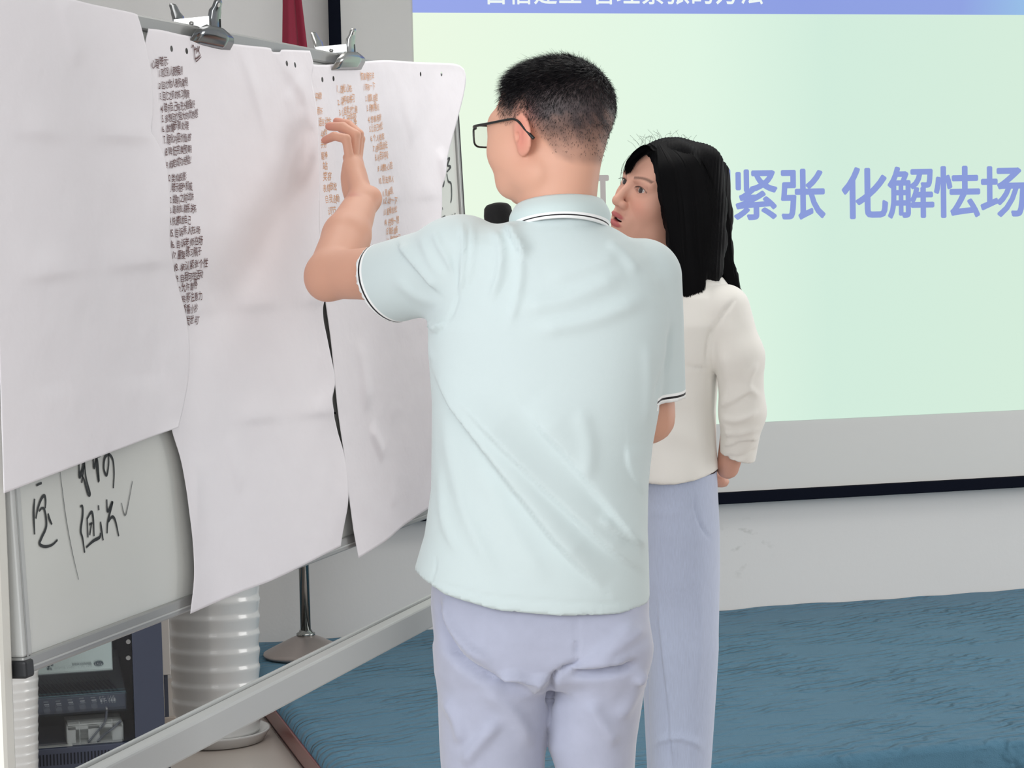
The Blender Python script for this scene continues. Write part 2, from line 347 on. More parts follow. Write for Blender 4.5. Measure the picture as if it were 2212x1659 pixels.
# handwriting on the board as ink ribbons lying on the panel
M_ink = mat('black_marker_ink', (22, 24, 26), .5); M_ink2 = mat('grey_marker_ink', (110, 112, 112), .5)
def ribbon(mb, px, width, w=.0012, n=6, hfun=None):
    P = np.array([Bi(x, y) for x, y in px]); P = catmull(P, n) if len(P) > 2 else P
    T = np.gradient(P, axis=0); T /= np.linalg.norm(T, axis=1)[:, None]+1e-9; Nn = np.c_[-T[:, 1], T[:, 0]]
    tt = np.linspace(0, 1, len(P)); wd = width*(.65+.5*np.sin(pi*np.clip(tt, .08, .92)))[:, None]/2
    A = P+Nn*wd; B = P-Nn*wd
    wa = w if hfun is None else hfun(A[:, 0], A[:, 1])+w; wc = w if hfun is None else hfun(B[:, 0], B[:, 1])+w
    V = np.vstack([Bp(A[:, 0], A[:, 1], wa), Bp(B[:, 0], B[:, 1], wc)]); m = len(P)
    mb.add(V, [(i, i+1, m+i+1, m+i) for i in range(m-1)])
sc6 = lambda L: [(x/3.95, y/3.95+880) for x, y in L]
sc5 = lambda L: [(x/3.19+640, y/3.19+40) for x, y in L]
mb = MB()
for s_ in [[(305, 665), (350, 645)], [(290, 780), (282, 900), (290, 1085)], [(300, 950), (318, 860), (350, 775), (375, 755), (384, 800), (380, 862)],
           [(328, 885), (352, 860), (376, 880), (390, 1010), (350, 1110), (332, 1165), (380, 1188), (440, 1172), (485, 1130)], [(405, 905), (415, 950), (438, 1000)],
           [(668, 485), (675, 600), (715, 470), (692, 645)], [(676, 560), (720, 500)], [(715, 475), (730, 610), (762, 735), (745, 735), (712, 620), (690, 575)],
           [(790, 430), (797, 520), (822, 440), (838, 628), (826, 560), (815, 440), (852, 412)],
           [(920, 388), (922, 480), (905, 580), (880, 520), (890, 430), (925, 402), (958, 450), (968, 560), (962, 690)],
           [(680, 845), (698, 845), (700, 920), (684, 1050), (700, 1120), (717, 1240)], [(738, 945), (745, 1110)], [(735, 955), (775, 892), (790, 950), (797, 1100)], [(775, 990), (760, 1090)], [(757, 1000), (782, 985)],
           [(730, 1195), (790, 1140), (845, 1108), (852, 1070)], [(835, 835), (838, 878)], [(852, 975), (860, 1040), (875, 1135)], [(905, 785), (914, 890), (955, 805), (916, 970), (908, 1075)], [(920, 975), (950, 935), (978, 965), (1008, 1100)]]:
    ribbon(mb, sc6(s_), .0042)
for s_ in [[(1000, 985), (1003, 1003)], [(1030, 975), (1055, 962), (1040, 1010), (1062, 1022), (1035, 1058)], [(985, 1102), (1005, 1095), (1000, 1130), (1010, 1155), (1016, 1115), (992, 1120)], [(1035, 1068), (1045, 1120), (1065, 1140), (1068, 1230), (1062, 1270)],
           [(1003, 1300), (1006, 1318)], [(970, 1400), (982, 1428), (968, 1452)], [(998, 1380), (1008, 1450)], [(1000, 1375), (1025, 1368), (1020, 1450), (1036, 1400), (1048, 1450)], [(1070, 1350), (1080, 1385)], [(1092, 1340), (1085, 1385)], [(1102, 1355), (1096, 1402)]]:
    ribbon(mb, sc5(s_), .0042)
for s_ in [[(688, 658), (700, 652)], [(708, 886), (708, 872), (714, 888), (724, 893)], [(303, 107), (313, 119)], [(306, 128), (316, 128)]]: ribbon(mb, s_, .005)
tag(mb.build('board_writing', M_ink, wb, base=bW), kind='stuff')
mb = MB(); ribbon(mb, sc6([(507, 550), (525, 700), (560, 960), (610, 1230), (665, 1470)]), .0016); ribbon(mb, sc6([(1032, 815), (1045, 880), (1062, 920), (1080, 870), (1125, 630)]), .0022)
tag(mb.build('board_writing', M_ink2, wb, base=bW), kind='stuff')

# ------------------------------------------------------------------ paper sheets
def arc(P, n):
    P = catmull(P, 8); d = np.r_[0, np.cumsum(np.linalg.norm(np.diff(P, axis=0), axis=1))]; t = np.linspace(0, d[-1], n); return np.c_[np.interp(t, d, P[:, 0]), np.interp(t, d, P[:, 1])]
def gauss(x, s): return np.exp(-(x/s)**2)
def vnoise(a, b, seed, freqs=((9, .5), (17, .3), (31, .2))):
    r = np.random.default_rng(seed); o = 0
    for f, k in freqs:
        for _ in range(4):
            th = r.uniform(0, pi); ph = r.uniform(0, 6.28); o = o + k/4*np.sin(f*(np.cos(th)*a+np.sin(th)*b)*r.uniform(.7, 1.3)+ph)
    return o
def line_h(a, b, p, q, s):              # soft ridge along the segment p-q given in photo px on the board
    P = np.array(Bi(*p)); Q = np.array(Bi(*q)); d = Q-P; L = np.linalg.norm(d); d = d/L
    x = (a-P[0])*d[0]+(b-P[1])*d[1]; y = -(a-P[0])*d[1]+(b-P[1])*d[0]; e = np.clip(np.minimum(x, L-x)/(L*.3), -1, 1)
    wv_ = .55+.45*np.sin(x*23+y*9+P[0]*40); g = np.where(y > 0, gauss(y, s*2.4), gauss(y, s*.8)); return 1.5*g*wv_*np.clip(np.minimum(x, L-x)/(L*.25)+.35, 0, 1)*np.clip(1+x/(.12*L), 0, 1)*np.clip(1+(L-x)/(.12*L), 0, 1), y
def h1(a, b):
    h = .020 + .004*vnoise(a, b, 1, ((7, .6), (15, .3))) + .0006*vnoise(a, b, 11, ((60, .6), (95, .4)))
    for p, q, s, k in (((0, 283), (325, 297), .014, .0035), ((0, 600), (350, 560), .012, .0035), ((40, 830), (380, 800), .02, -.002), ((100, 0), (140, 140), .02, .003), ((320, 760), (345, 900), .014, .004)):
        g, y = line_h(a, b, p, q, s); h = h + k*g
    return h
def h2(a, b):
    h = .014 + .0035*vnoise(a, b, 2, ((8, .6), (16, .3))) + .0006*vnoise(a, b, 12, ((60, .6), (95, .4)))
    for p, q, s, k in (((380, 668), (705, 645), .013, .0035), ((420, 915), (715, 885), .011, .003), ((500, 110), (560, 300), .012, .003), ((560, 90), (650, 230), .018, .004), ((640, 150), (600, 220), .012, .003), ((470, 950), (500, 1060), .012, .003), ((400, 1000), (405, 1300), .02, .004)):
        g, y = line_h(a, b, p, q, s); h = h + k*g
    return h
def h3(a, b):
    h = .012 + .004*vnoise(a, b, 3, ((9, .6), (18, .3))) + .0006*vnoise(a, b, 13, ((60, .6), (95, .4)))
    for p, q, s, k in (((690, 440), (935, 420), .012, .002), ((760, 740), (775, 880), .016, .005), ((785, 930), (812, 990), .010, .004), ((815, 990), (840, 880), .01, .003), ((930, 330), (945, 430), .014, .004), ((830, 1000), (835, 1090), .014, .003), ((840, 160), (880, 300), .02, .003)):
        g, y = line_h(a, b, p, q, s); h = h + k*g
    return h
def paper_mat(name, rgb, holes):
    m = mat(name, rgb, .75, spec=.2, bump=[(7, .55, .010), (19, .35, .005), (220, .05, .001)])
    nt = m.node_tree; N = nt.nodes; Lk = nt.links; b = N['Principled BSDF']
    at = N.new('ShaderNodeAttribute'); at.attribute_name = 'sheet'; prev = None
    for (x, y) in holes:
        vd = N.new('ShaderNodeVectorMath'); vd.operation = 'DISTANCE'; A = Bi(x, y); vd.inputs[1].default_value = (A[0], A[1], 0); Lk.new(at.outputs['Vector'], vd.inputs[0])
        g = N.new('ShaderNodeMath'); g.operation = 'GREATER_THAN'; g.inputs[1].default_value = .0048; Lk.new(vd.outputs['Value'], g.inputs[0])
        if prev is None: prev = g
        else:
            mm = N.new('ShaderNodeMath'); mm.operation = 'MULTIPLY'; Lk.new(prev.outputs[0], mm.inputs[0]); Lk.new(g.outputs[0], mm.inputs[1]); prev = mm
    if prev is not None: Lk.new(prev.outputs[0], b.inputs['Alpha'])
    # thin paper lets a little light through
    return m
def sheet(name, top, right, bottom, left, hf, m, label, nu=130, nv=190, extra=None, group=None):
    """edges in photo px: top left->right, bottom left->right, left top->bottom, right top->bottom"""
    E = [np.array([Bi(x, y, .010) for x, y in e]) for e in (top, right, bottom, left)]
    T = arc(E[0], nu); R = arc(E[1], nv); Bt = arc(E[2], nu); Lf = arc(E[3], nv)
    u = np.linspace(0, 1, nu)[:, None, None]; v = np.linspace(0, 1, nv)[None, :, None]
    G = (1-v)*T[:, None]+v*Bt[:, None]+(1-u)*Lf[None]+u*R[None]-((1-u)*(1-v)*T[0]+u*(1-v)*T[-1]+(1-u)*v*Bt[0]+u*v*Bt[-1])
    a = G[..., 0]; b = G[..., 1]; h = hf(a, b)
    if extra is not None: h = h + extra(u[..., 0]+0*v[..., 0], v[..., 0]+0*u[..., 0])
    V = Bp(a, b, h).reshape(-1, 3); i, j = np.meshgrid(np.arange(nu-1), np.arange(nv-1), indexing='ij')
    k = (i*nv+j).ravel(); Fc = np.c_[k, k+1, k+nv+1, k+nv]
    base = Bp(a.mean(), b.min(), .01); o = mesh(name, V, Fc, m, None, True, base=base); o.location = base
    at = o.data.attributes.new('sheet', 'FLOAT_VECTOR', 'POINT'); at.data.foreach_set('vector', np.c_[a.ravel(), b.ravel(), 0*a.ravel()].astype(np.float32).ravel())
    s = o.modifiers.new('thickness', 'SOLIDIFY'); s.thickness = .0003; s.offset = -1
    return tag(o, label, 'paper sheet', 'flip chart sheets on the whiteboard')
PAPER = (238, 235, 240)
s1 = sheet('paper_sheet', [(-75, -42), (60, -18), (140, 0), (210, 15), (272, 28), (285, 33)], [(285, 33), (293, 60), (304, 110), (314, 170), (318, 240), (311, 285), (322, 305), (338, 350), (346, 440), (349, 520), (358, 580), (374, 680), (381, 760), (384, 830), (374, 890), (362, 924)],
           [(-12, 1066), (5, 1060), (120, 1016), (220, 978), (362, 924)], [(-75, -42), (-50, 300), (-30, 600), (-20, 800), (-12, 1066)], h1, paper_mat('lavender_white_paper', PAPER, []),
           'leftmost of the three paper sheets, blank, creased, hanging above the exposed board corner', extra=lambda u, v: .012*np.clip(u-.85, 0, 1)/.15*np.sin(v*9+1)**2*v + .004*v)
s2 = sheet('paper_sheet', [(314, 62), (345, 66), (400, 78), (500, 95), (545, 100), (578, 104), (583, 112), (598, 113), (602, 108), (640, 109), (664, 110)],
           [(664, 110), (671, 140), (668, 175), (680, 240), (685, 330), (687, 480), (687, 600), (692, 680), (705, 740), (714, 820), (706, 870), (724, 930), (736, 980), (737, 1060), (732, 1180)],
           [(400, 1326), (500, 1284), (600, 1246), (732, 1180)], [(314, 62), (306, 110), (314, 200), (320, 270), (318, 320), (330, 500), (345, 700), (352, 850), (364, 925), (385, 1000), (400, 1110), (409, 1230), (400, 1326)],
           h2, paper_mat('lavender_white_paper_punched', PAPER, [(352, 107), (385, 112), (599, 139), (617, 142)]),
           'middle paper sheet with a numbered handwritten list in dark red ink under a metal clip', extra=lambda u, v: .010*np.clip(v-.5, 0, 1)*(1-u)**3 + .012*np.clip(u-.9, 0, 1)/.1*np.clip(v-.1, 0, 1)*np.cos(v*14)**2)
s3 = sheet('paper_sheet', [(668, 138), (700, 140), (760, 135), (830, 130), (900, 134), (950, 136), (978, 140), (990, 150)],
           [(990, 150), (994, 172), (988, 215), (972, 280), (955, 350), (946, 400), (946, 450), (940, 540), (946, 700), (948, 900), (935, 1090)],
           [(766, 1206), (830, 1168), (870, 1135), (935, 1090)], [(668, 138), (673, 200), (684, 330), (686, 480), (688, 560), (698, 650), (710, 740), (720, 850), (730, 930), (738, 990), (746, 1070), (756, 1150), (766, 1206)],
           h3, paper_mat('lavender_white_paper_punched_right', PAPER, [(684, 173), (708, 171), (898, 161), (941, 161)]),
           'right paper sheet with columns of orange handwriting, behind the raised hand', extra=lambda u, v: .012*(1-v)*np.clip(u-.8, 0, 1)/.2 + .006*v*(1-u)**2)
# writing on the sheets
M_mar = mat('maroon_marker_ink', (84, 40, 40), .6); M_or = mat('orange_marker_ink', (214, 156, 108), .6)
def handtext(s, p, q, hpx, hf, rnd, out):
    P = np.array(Bi(*p, .01)); Q = np.array(Bi(*q, .01)); d = (Q-P); n = max(len(s), 1)
    hh = (Bi(p[0], p[1]-hpx, .01)[1]-P[1])
    wts = [.45 if c in '1234567890.!:' else 1 for c in s]; tot = sum(wts); x = 0
    for c, wt in zip(s, wts):
        o = P + d*x/tot; x += wt; wch = d[0]/tot*1.05
        out.append((c, o[0], o[1]+rnd.uniform(-.06, .06)*hh, wch*rnd.uniform(.9, 1.1), hh*rnd.uniform(.9, 1.2), rnd.uniform(-.05, .4), rnd.uniform(-.14, .14), ))
rnd = random.Random(3)
L2 = ['心理暗示:', '1.回忆别人表扬案例', '2.回忆他人表扬案例', '3.回忆之前的练习情景', '4.暗示自己有充分准备好', '5.多想回忆强大的优势感', '6.放慢步骤处理', '7.弱化内容价值感', '8.降低完美预期', '9.假定成功经验!', '10.类似投影', '11.暗示拒绝权威', '12.提前之前试讲', '13.跟朋友联系关系', '14.快速鼓励自己', '15.告诉亲人在场', '16.告诉老师在场', '17.重复练习稿子', '18.承认紧张个性', '19.自我可控活动', '20.允许暂停', '21.转移注意力', '22.看看小抄', '23.发泄可']
lp = [((318, 146), (358, 138)), ((334, 166), (388, 160)), ((334, 191), (399, 185)), ((337, 216), (402, 209)), ((340, 243), (415, 232)), ((342, 264), (420, 253)), ((343, 285), (400, 277)), ((346, 310), (404, 302)), ((349, 337), (406, 327)),
      ((350, 365), (407, 351)), ((351, 393), (396, 388)), ((352, 415), (408, 409)), ((354, 441), (412, 431)), ((355, 461), (418, 455)), ((355, 487), (404, 481)), ((357, 512), (424, 501)), ((360, 537), (429, 527)), ((363, 560), (428, 550)), ((367, 586), (441, 574)), ((370, 611), (431, 598)), ((372, 632), (419, 622)), ((372, 657), (428, 646)), ((376, 681), (418, 673)), ((380, 705), (421, 697))]
it = []
for s_, (p, q) in zip(L2, lp): handtext(s_, p, q, 20, h2, rnd, it)
def on(hf, base, dz=.0009): return lambda q: Bp(q[:, 0], q[:, 1], hf(q[:, 0], q[:, 1])+dz) - base
# the second sheet carries an extra curl term, so its ink is lifted by the same amount
b2 = np.array(s2.location); b3 = np.array(s3.location)
ink2 = text_mesh(it, on(h2, b2, .0016), 'handwritten_list', M_mar, s2, .004)
mb = MB(); rr = lambda L: [(x/4.6075+300, y/4.6075+40) for x, y in L]
for s_ in [[(432, 300), (445, 275), (455, 300), (468, 400), (480, 440)], [(465, 290), (480, 330), (483, 360)], [(462, 320), (488, 305)], [(493, 280), (496, 340), (512, 285), (506, 330), (522, 375)], [(465, 410), (490, 400), (522, 372)], [(480, 440), (530, 388)]]:
    ribbon(mb, rr(s_), .0020, .0016, hfun=h2)
mb.build('group_mark', M_mar, s2, base=b2)
it = []
c3 = [('恢复暗示法', (775, 172), (805, 168)), ('1.转移一下', (781, 196), (806, 190)), ('2.重复自信', (786, 220), (812, 214)), ('3.转移重点', (789, 241), (816, 236)), ('4.想象场景', (792, 265), (820, 259)), ('5.让自己放松', (794, 285), (823, 279)), ('6.个人发挥', (797, 306), (827, 299)), ('7.自我鼓励法', (801, 328), (834, 318)), ('8.闭目深呼吸', (806, 347), (835, 341)), ('9.调整心态', (810, 370), (844, 362)),
      ('10.别去想人', (812, 397), (846, 391)), ('11.观察四周', (818, 425), (843, 418)), ('12.动一下', (820, 441), (852, 438)), ('13.握拳放松', (822, 465), (852, 458)), ('14.先想一想', (824, 488), (857, 481)), ('15.做好准备', (828, 507), (854, 502)), ('16.脱稿练习', (830, 527), (860, 519))]
for s_, p, q in c3: handtext(s_, p, q, 17, h3, rnd, it)
c2 = [('1.放松心态', (725, 200), (757, 196)), ('2.深呼吸练习', (727, 227), (763, 216)), ('3.心里默念十遍', (730, 250), (768, 239)), ('4.深呼吸', (738, 262), (766, 258)), ('5.微笑', (750, 280), (768, 275))]
for s_, p, q in c2: handtext(s_, p, q, 18, h3, rnd, it)
c1 = [('平稳', (678, 215), (692, 212)), ('音乐', (682, 246), (694, 243)), ('语言动作', (686, 272), (712, 268)), ('动作', (690, 294), (704, 290)), ('手势', (690, 320), (702, 315)), ('眼神', (692, 345), (704, 341)), ('站', (694, 366), (704, 362)), ('笑容', (694, 390), (712, 387)), ('表情放松', (694, 414), (722, 407)), ('自我鼓励', (698, 439), (728, 433)), ('调节', (704, 464), (722, 460)), ('节奏', (784, 520), (797, 516))]
for s_, p, q in c1: handtext(s_, p, q, 18, h3, rnd, it)
tx3 = text_mesh(it, on(h3, b3, .0016), 'handwritten_columns', M_or, s3, 0); tag(tx3, kind='stuff'); tag(ink2, kind='stuff')

# ------------------------------------------------------------------ bulldog clips
M_chr = mat('polished_steel', (168, 168, 166), .18, metal=1)
M_chr2 = mat('steel_dark_reflections', (120, 122, 124), .15, metal=1)  # same steel made darker, dark reflections put into its colour
def clip(pxj, tilt, label, m_):
    a, b = Bi(*pxj, .02); base = Bp(a, b, .012); c = empty('bulldog_clip', tuple(base)); tag(c, label, 'bulldog clip', 'metal clips on the whiteboard top rail')
    ax = dh*cos(tilt)+BU*sin(tilt); ay = -dh*sin(tilt)+BU*cos(tilt); an = BN
    def P(x, y, w): return x*ax + y*ay + w*an
    def plate(pts, th, name, m=m_, hole=None):
        # pts: rows of (y, halfwidth, w)
        V = []; 
        for y, hw, w in pts:
            for s_ in (-1, -.55, 0, .55, 1): V.append(P(s_*hw, y, w - .0016*abs(s_)**4))
        Fc = [(i*5+j, i*5+j+1, i*5+j+6, i*5+j+5) for i in range(len(pts)-1) for j in range(4)]
        o = mesh(name, V, Fc, m, c, True); s = o.modifiers.new('t', 'SOLIDIFY'); s.thickness = th; s.offset = 0
        return o
    jw = .076
    for sgn, off in ((1, 0), (-1, -.036)):
        w = lambda x: off + sgn*x
        jaw = plate([(-.006, jw, w(.001)), (0, jw, w(.005)), (.007, jw, w(.010)), (.014, jw*.93, w(.013)), (.020, jw*.70, w(.013)), (.026, jw*.42, w(.0125))], .0014, 'jaw')
        hnd = plate([(.020, .028, w(.0125)), (.026, .023, w(.0120)), (.038, .0225, w(.0125)), (.050, .022, w(.015)), (.056, .016, w(.018)), (.064, .0145, w(.021)), (.068, .010, w(.022))], .0014, 'handle')
        hole = []
        for j in range(14): t = 2*pi*j/14; hole.append(P(.0055*cos(t), .059+.0034*sin(t), w(.0192+.0012*sin(t))+sgn*.0014))
        mesh('hanging_hole', hole, [tuple(range(14))], mat('hole_pale_grey', (196, 196, 192), .4), c)  # flat pale grey disc standing in for the hole
    # spring cheeks between the two handles and the pivot pin
    for s_ in (-1, 1):
        V = [P(s_*.0225, y, w_) for y, w_ in ((.022, .012), (.040, .0125), (.040, -.0485), (.022, -.048))]
        o = mesh('cheek', V, [(0, 1, 2, 3)], M_chr, c); q = o.modifiers.new('t', 'SOLIDIFY'); q.thickness = .0012; q.offset = 0
    MB().tube([P(-.025, .031, -.018), P(.025, .031, -.018)], .0035, 14).build('spring_pin', M_chr, c, True)
    return c
clip((462, 93), radians(-1), 'bulldog clip with dark reflections holding the middle paper sheet', M_chr2)
clip((757, 143), radians(4), 'smaller-looking bulldog clip holding the right paper sheet beside the screen', M_chr)

# ------------------------------------------------------------------ flag on a chrome pole
M_pole = mat('chrome_pole', (150, 152, 150), .15, metal=1); M_fbase = mat('brushed_steel_base', (176, 166, 162), .35, metal=.7)
fb = hz(662, 1418, STG); fb = np.array([fb[0], fb[1], STG]); fl = empty('flag_stand', tuple(fb)); tag(fl, 'dark red flag hanging from a chrome pole on a round steel base', 'flag')
MB().lathe((0, 0, 0), [(.135, .004), (.138, .010), (.136, .016), (.125, .022), (.08, .045), (.045, .062), (.03, .068), (.02, .07)], 56).build('base', M_fbase, fl, True)
MB().lathe((0, 0, .066), [(.026, 0), (.030, .004), (.030, .010), (.022, .014), (.020, .02)], 32).build('collar', M_pole, fl, True)
MB().lathe((0, 0, .08), [(.0165, 0), (.0165, 1.0), (.015, 1.01), (.015, 2.2)], 28).build('pole', M_pole, fl, True)
MB().lathe((0, 0, 2.28), [(.012, 0), (.02, .02), (.03, .05), (.022, .09), (.006, .13), (.001, .15)], 24).build('finial', mat('gold_finial', (190, 150, 70), .3, metal=1), fl, True)
M_flag = mat('crimson_flag_cloth', (128, 8, 44), .75, sheen=.2, bump=[(60, .1, .002)])
V = []; nu, nv = 90, 60
top = 2.25; 
for j in range(nv+1):
    v = j/nv; z = top - v*(top-.74)
    wl_ = .012 + .075*v**1.1; wr_ = .022 + .135*v**1.0
    for i in range(nu+1):
        u = i/nu; x = -wl_ + (wl_+wr_)*u; y = -.032 - -.03*abs(np.sin(u*1.5*pi))*-1*(.4+.6*v) + .01*np.sin(u*19)*v
        zz = z - (.36*max(0, 1-abs(u-.62)/.38))*max(0, v-.6)/.4
        V.append((x, y, zz))
Fc = [(j*(nu+1)+i, j*(nu+1)+i+1, (j+1)*(nu+1)+i+1, (j+1)*(nu+1)+i) for j in range(nv) for i in range(nu)]
o = mesh('flag_cloth', V, Fc, M_flag, fl, True); s = o.modifiers.new('t', 'SOLIDIFY'); s.thickness = .002

# ------------------------------------------------------------------ white ribbed vases
M_cer = mat('white_ceramic', (208, 207, 205), .22, coat=.5, bump=[(25, .12, .004)])
def vase(px, py, rb, rt, H, pitch, label, saucer=True, twist=.12):
    b = hz(px, py, 0); v = empty('ribbed_vase', (b[0], b[1], 0)); tag(v, label, 'vase', 'tall white ribbed vases')
    z0 = .03 if saucer else 0
    nz = int(H/pitch)*8; V = []; n = 72
    for i in range(nz+1):
        z = H*i/nz; t = z/H; r = rb + (rt-rb)*t**1.6
        for j in range(n):
            an = 2*pi*j/n; ph = (z/pitch + .18*sin(an+.5)*1.0) % 1.0
            rr_ = r + pitch*twist*(ph**1.5 if ph < .82 else (1-(ph-.82)/.18)*.74)
            V.append((rr_*cos(an), rr_*sin(an), z0+z))
    Fc = [(i*n+j, i*n+(j+1) % n, (i+1)*n+(j+1) % n, (i+1)*n+j) for i in range(nz) for j in range(n)]
    k = len(V); V += [((rt-.012)*cos(2*pi*j/n), (rt-.012)*sin(2*pi*j/n), z0+H) for j in range(n)]; V += [((rt-.03)*cos(2*pi*j/n), (rt-.03)*sin(2*pi*j/n), z0+H-.12) for j in range(n)]
    Fc += [(nz*n+j, nz*n+(j+1) % n, k+(j+1) % n, k+j) for j in range(n)] + [(k+j, k+(j+1) % n, k+n+(j+1) % n, k+n+j) for j in range(n)] + [tuple(range(k+n, k+2*n)), tuple(range(n-1, -1, -1))]
    mesh('body', V, Fc, M_cer, v, True)
    if saucer: MB().lathe((0, 0, 0), [(rb-.01, 0), (rb+.012, .004), (rb+.028, .03), (rb+.031, .036), (rb+.024, .036), (rb+.008, .026), (.01, .024)], 56).build('saucer', M_cer, v, True)
    return v
vase(470, 1600, .122, .150, .80, .049, 'tall white ribbed vase on a saucer beside the flag stand')
vase(22, 1815, .070, .118, 1.02, .022, 'finely ribbed white vase behind the left post of the whiteboard', saucer=False, twist=.09)
# thin cable trunking standing between cabinet and vase
ct = empty('cable_trunking', tuple(hz(366, 1680, 0))); tag(ct, 'slim cream cable trunking strip behind the cabinet edge', 'cable trunking')
MB().bb((-.012, -.008, .28), (.012, .008, .75)).build('trunk', mat('cream_plastic', (196, 190, 184), .5), ct, bevel=.002)
for zz in (.06, .10, .14): MB().bb((-.014, -.012, zz), (.022, .012, zz+.026)).build('bracket', mat('beige_plastic', (168, 156, 146), .5), ct, bevel=.002)
MB().bb((-.006, -.004, 0), (.004, .004, .28)).build('cable', mat('dark_cable', (60, 64, 78), .5), ct)

# ------------------------------------------------------------------ equipment cabinet
YC = 5.62
def K(px, py, d=0): return hy(px, py, YC+d)
M_nav = mat('navy_steel', (52, 58, 76), .45, bump=[(200, .05, .001)]); M_nav2 = mat('dark_navy_steel', (34, 39, 54), .5)
x1 = K(354, 1500)[0]; xg1 = K(289, 1500)[0]; x0 = x1-.60; xg0 = x0+.06; zt = 1.05
cb = empty('equipment_cabinet', (x0, YC, 0)); bC = (x0, YC, 0); tag(cb, 'dark navy equipment rack cabinet with glass door behind the whiteboard', 'cabinet')
zg0 = K(280, 1600)[2]; zv = K(200, 1640)[2]
m_ = MB().bb((x0, YC+.01, 0), (x0+.02, YC+.5, zt)).bb((x1-.02, YC+.01, 0), (x1, YC+.5, zt)).bb((x0, YC+.48, 0), (x1, YC+.5, zt)).bb((x0, YC+.01, zt-.02), (x1, YC+.5, zt)).bb((x0, YC+.01, 0), (x1, YC+.5, .03))
m_.build('carcass', M_nav2, cb, base=bC)
MB().bb((x0, YC, zg0), (xg0, YC+.012, zt)).bb((xg1, YC, zg0), (x1, YC+.012, zt)).bb((xg0, YC, zt-.06), (xg1, YC+.012, zt)).build('door_frame', M_nav, cb, bevel=.002, base=bC)
gl = mat('tinted_glass', (200, 208, 214), .03, trans=1, alpha=.35, spec=.6)
MB().bb((xg0, YC+.004, zg0), (xg1, YC+.008, zt-.06)).build('glass_pane', gl, cb, base=bC)
MB().bb((x0, YC-.004, .02), (x1, YC+.012, zg0-.004)).build('vent_panel', M_nav, cb, bevel=.002, base=bC)
sl = MB(); xs_ = np.arange(x0+.03, K(275, 1600)[0], .0085)
za, zb_ = K(170, 1648)[2], K(170, 1624)[2]
slot0 = MB().bb((0, 0, 0), (.0035, .0012, zb_-za)).build('vent_slot', mat('slot_black', (10, 14, 26), .8), cb)
slot0.location = (xs_[0]-x0, -.0052, za)
for x in xs_[1:]:
    o = slot0.copy(); link(o, cb); o.location = (x-x0, -.0052, za)
for px, py in ((278, 1388), (278, 1423)):
    p = K(px, py); MB().tube([(p[0], YC+.02, p[2]), (p[0], YC+.012, p[2])], .006, 12).build('screw', M_chr, cb, base=bC)
# shelf, mixer, notice card and white socket box inside
zs = K(200, 1597, .1)[2]
MB().bb((x0+.02, YC+.03, zs-.008), (x1-.02, YC+.45, zs)).build('shelf', M_nav, cb, base=bC)
def KK(px, py, d): return hy(px, py, YC+d)
mx_ = empty('audio_mixer', (0, 0, 0)); d1 = .07
pA = KK(80, 1512, d1); pB = KK(264, 1494, d1); zb1 = KK(150, 1552, d1)[2]; zt1 = pB[2]
mx_.location = (x0+.3, YC+d1, zs); bM = (x0+.3, YC+d1, zs); tag(mx_, 'grey rack audio mixer lettered ET-168 behind the cabinet glass', 'audio mixer')
xm0, xm1 = x0+.05, KK(272, 1500, d1)[0]
MB().bb((xm0, YC+d1, zt1-.045), (xm1, YC+d1+.25, zt1)).build('front_panel', mat('mixer_grey', (74, 82, 98), .5), mx_, base=bM, bevel=.002)
MB().bb((xm0, YC+d1-.001, zt1), (xm1, YC+d1+.002, zt1+.0016)).build('blue_edge_line', mat('pale_blue_line', (120, 170, 180), .5), mx_, base=bM)
MB().box(((xm0+xm1)/2, YC+d1+.12, zt1+.028), (xm1-xm0, .25, .004), (np.array([1., 0, 0]), np.array([0, cos(.3), sin(.3)]), np.array([0, -sin(.3), cos(.3)]))).build('sloping_lid', mat('mixer_lid', (92, 96, 104), .5), mx_, base=bM)
lf = MB()
for i in range(26):
    x = xm1-.03-i*.011; lf.box((x, YC+d1+.03, zt1+.0125), (.004, .06, .003), (np.array([.94, .34, 0]), np.array([-.34, .94*cos(.3), sin(.3)]), np.array([0, -sin(.3), cos(.3)])))
lf.build('vent_fins', M_nav2, mx_, base=bM)
kb = MB()
for px, py in ((101, 1530), (127, 1528), (153, 1525), (178, 1522), (203, 1520)):
    p = KK(px, py, d1); MB().tube([(p[0], YC+d1, p[2]-.004), (p[0], YC+d1-.010, p[2]-.004)], .008, 18).build('knob', mat('knob_grey', (98, 104, 118), .4), mx_, base=bM)
    MB().bb((p[0]-.006, YC+d1-.0012, p[2]+.008), (p[0]+.006, YC+d1-.0002, p[2]+.011)).build('white_mark', mat('print_white', (210, 214, 218), .5), mx_, base=bM)
M_pw = mat('white_print', (235, 238, 240), .5)
it = []; p = KK(216, 1516, d1); q = KK(250, 1513, d1); t_ = 'ET-168'; wch = (q[0]-p[0])/len(t_)*1.55
for i, c in enumerate(t_): it.append((c, p[0]+(q[0]-p[0])*i/len(t_), p[2]+.0, wch, .0115, .15, 0))
text_mesh(it, lambda q: np.c_[q[:, 0], np.full(len(q), YC+d1-.0015), q[:, 1]]-np.array(bM), 'lettering', M_pw, mx_, .02)
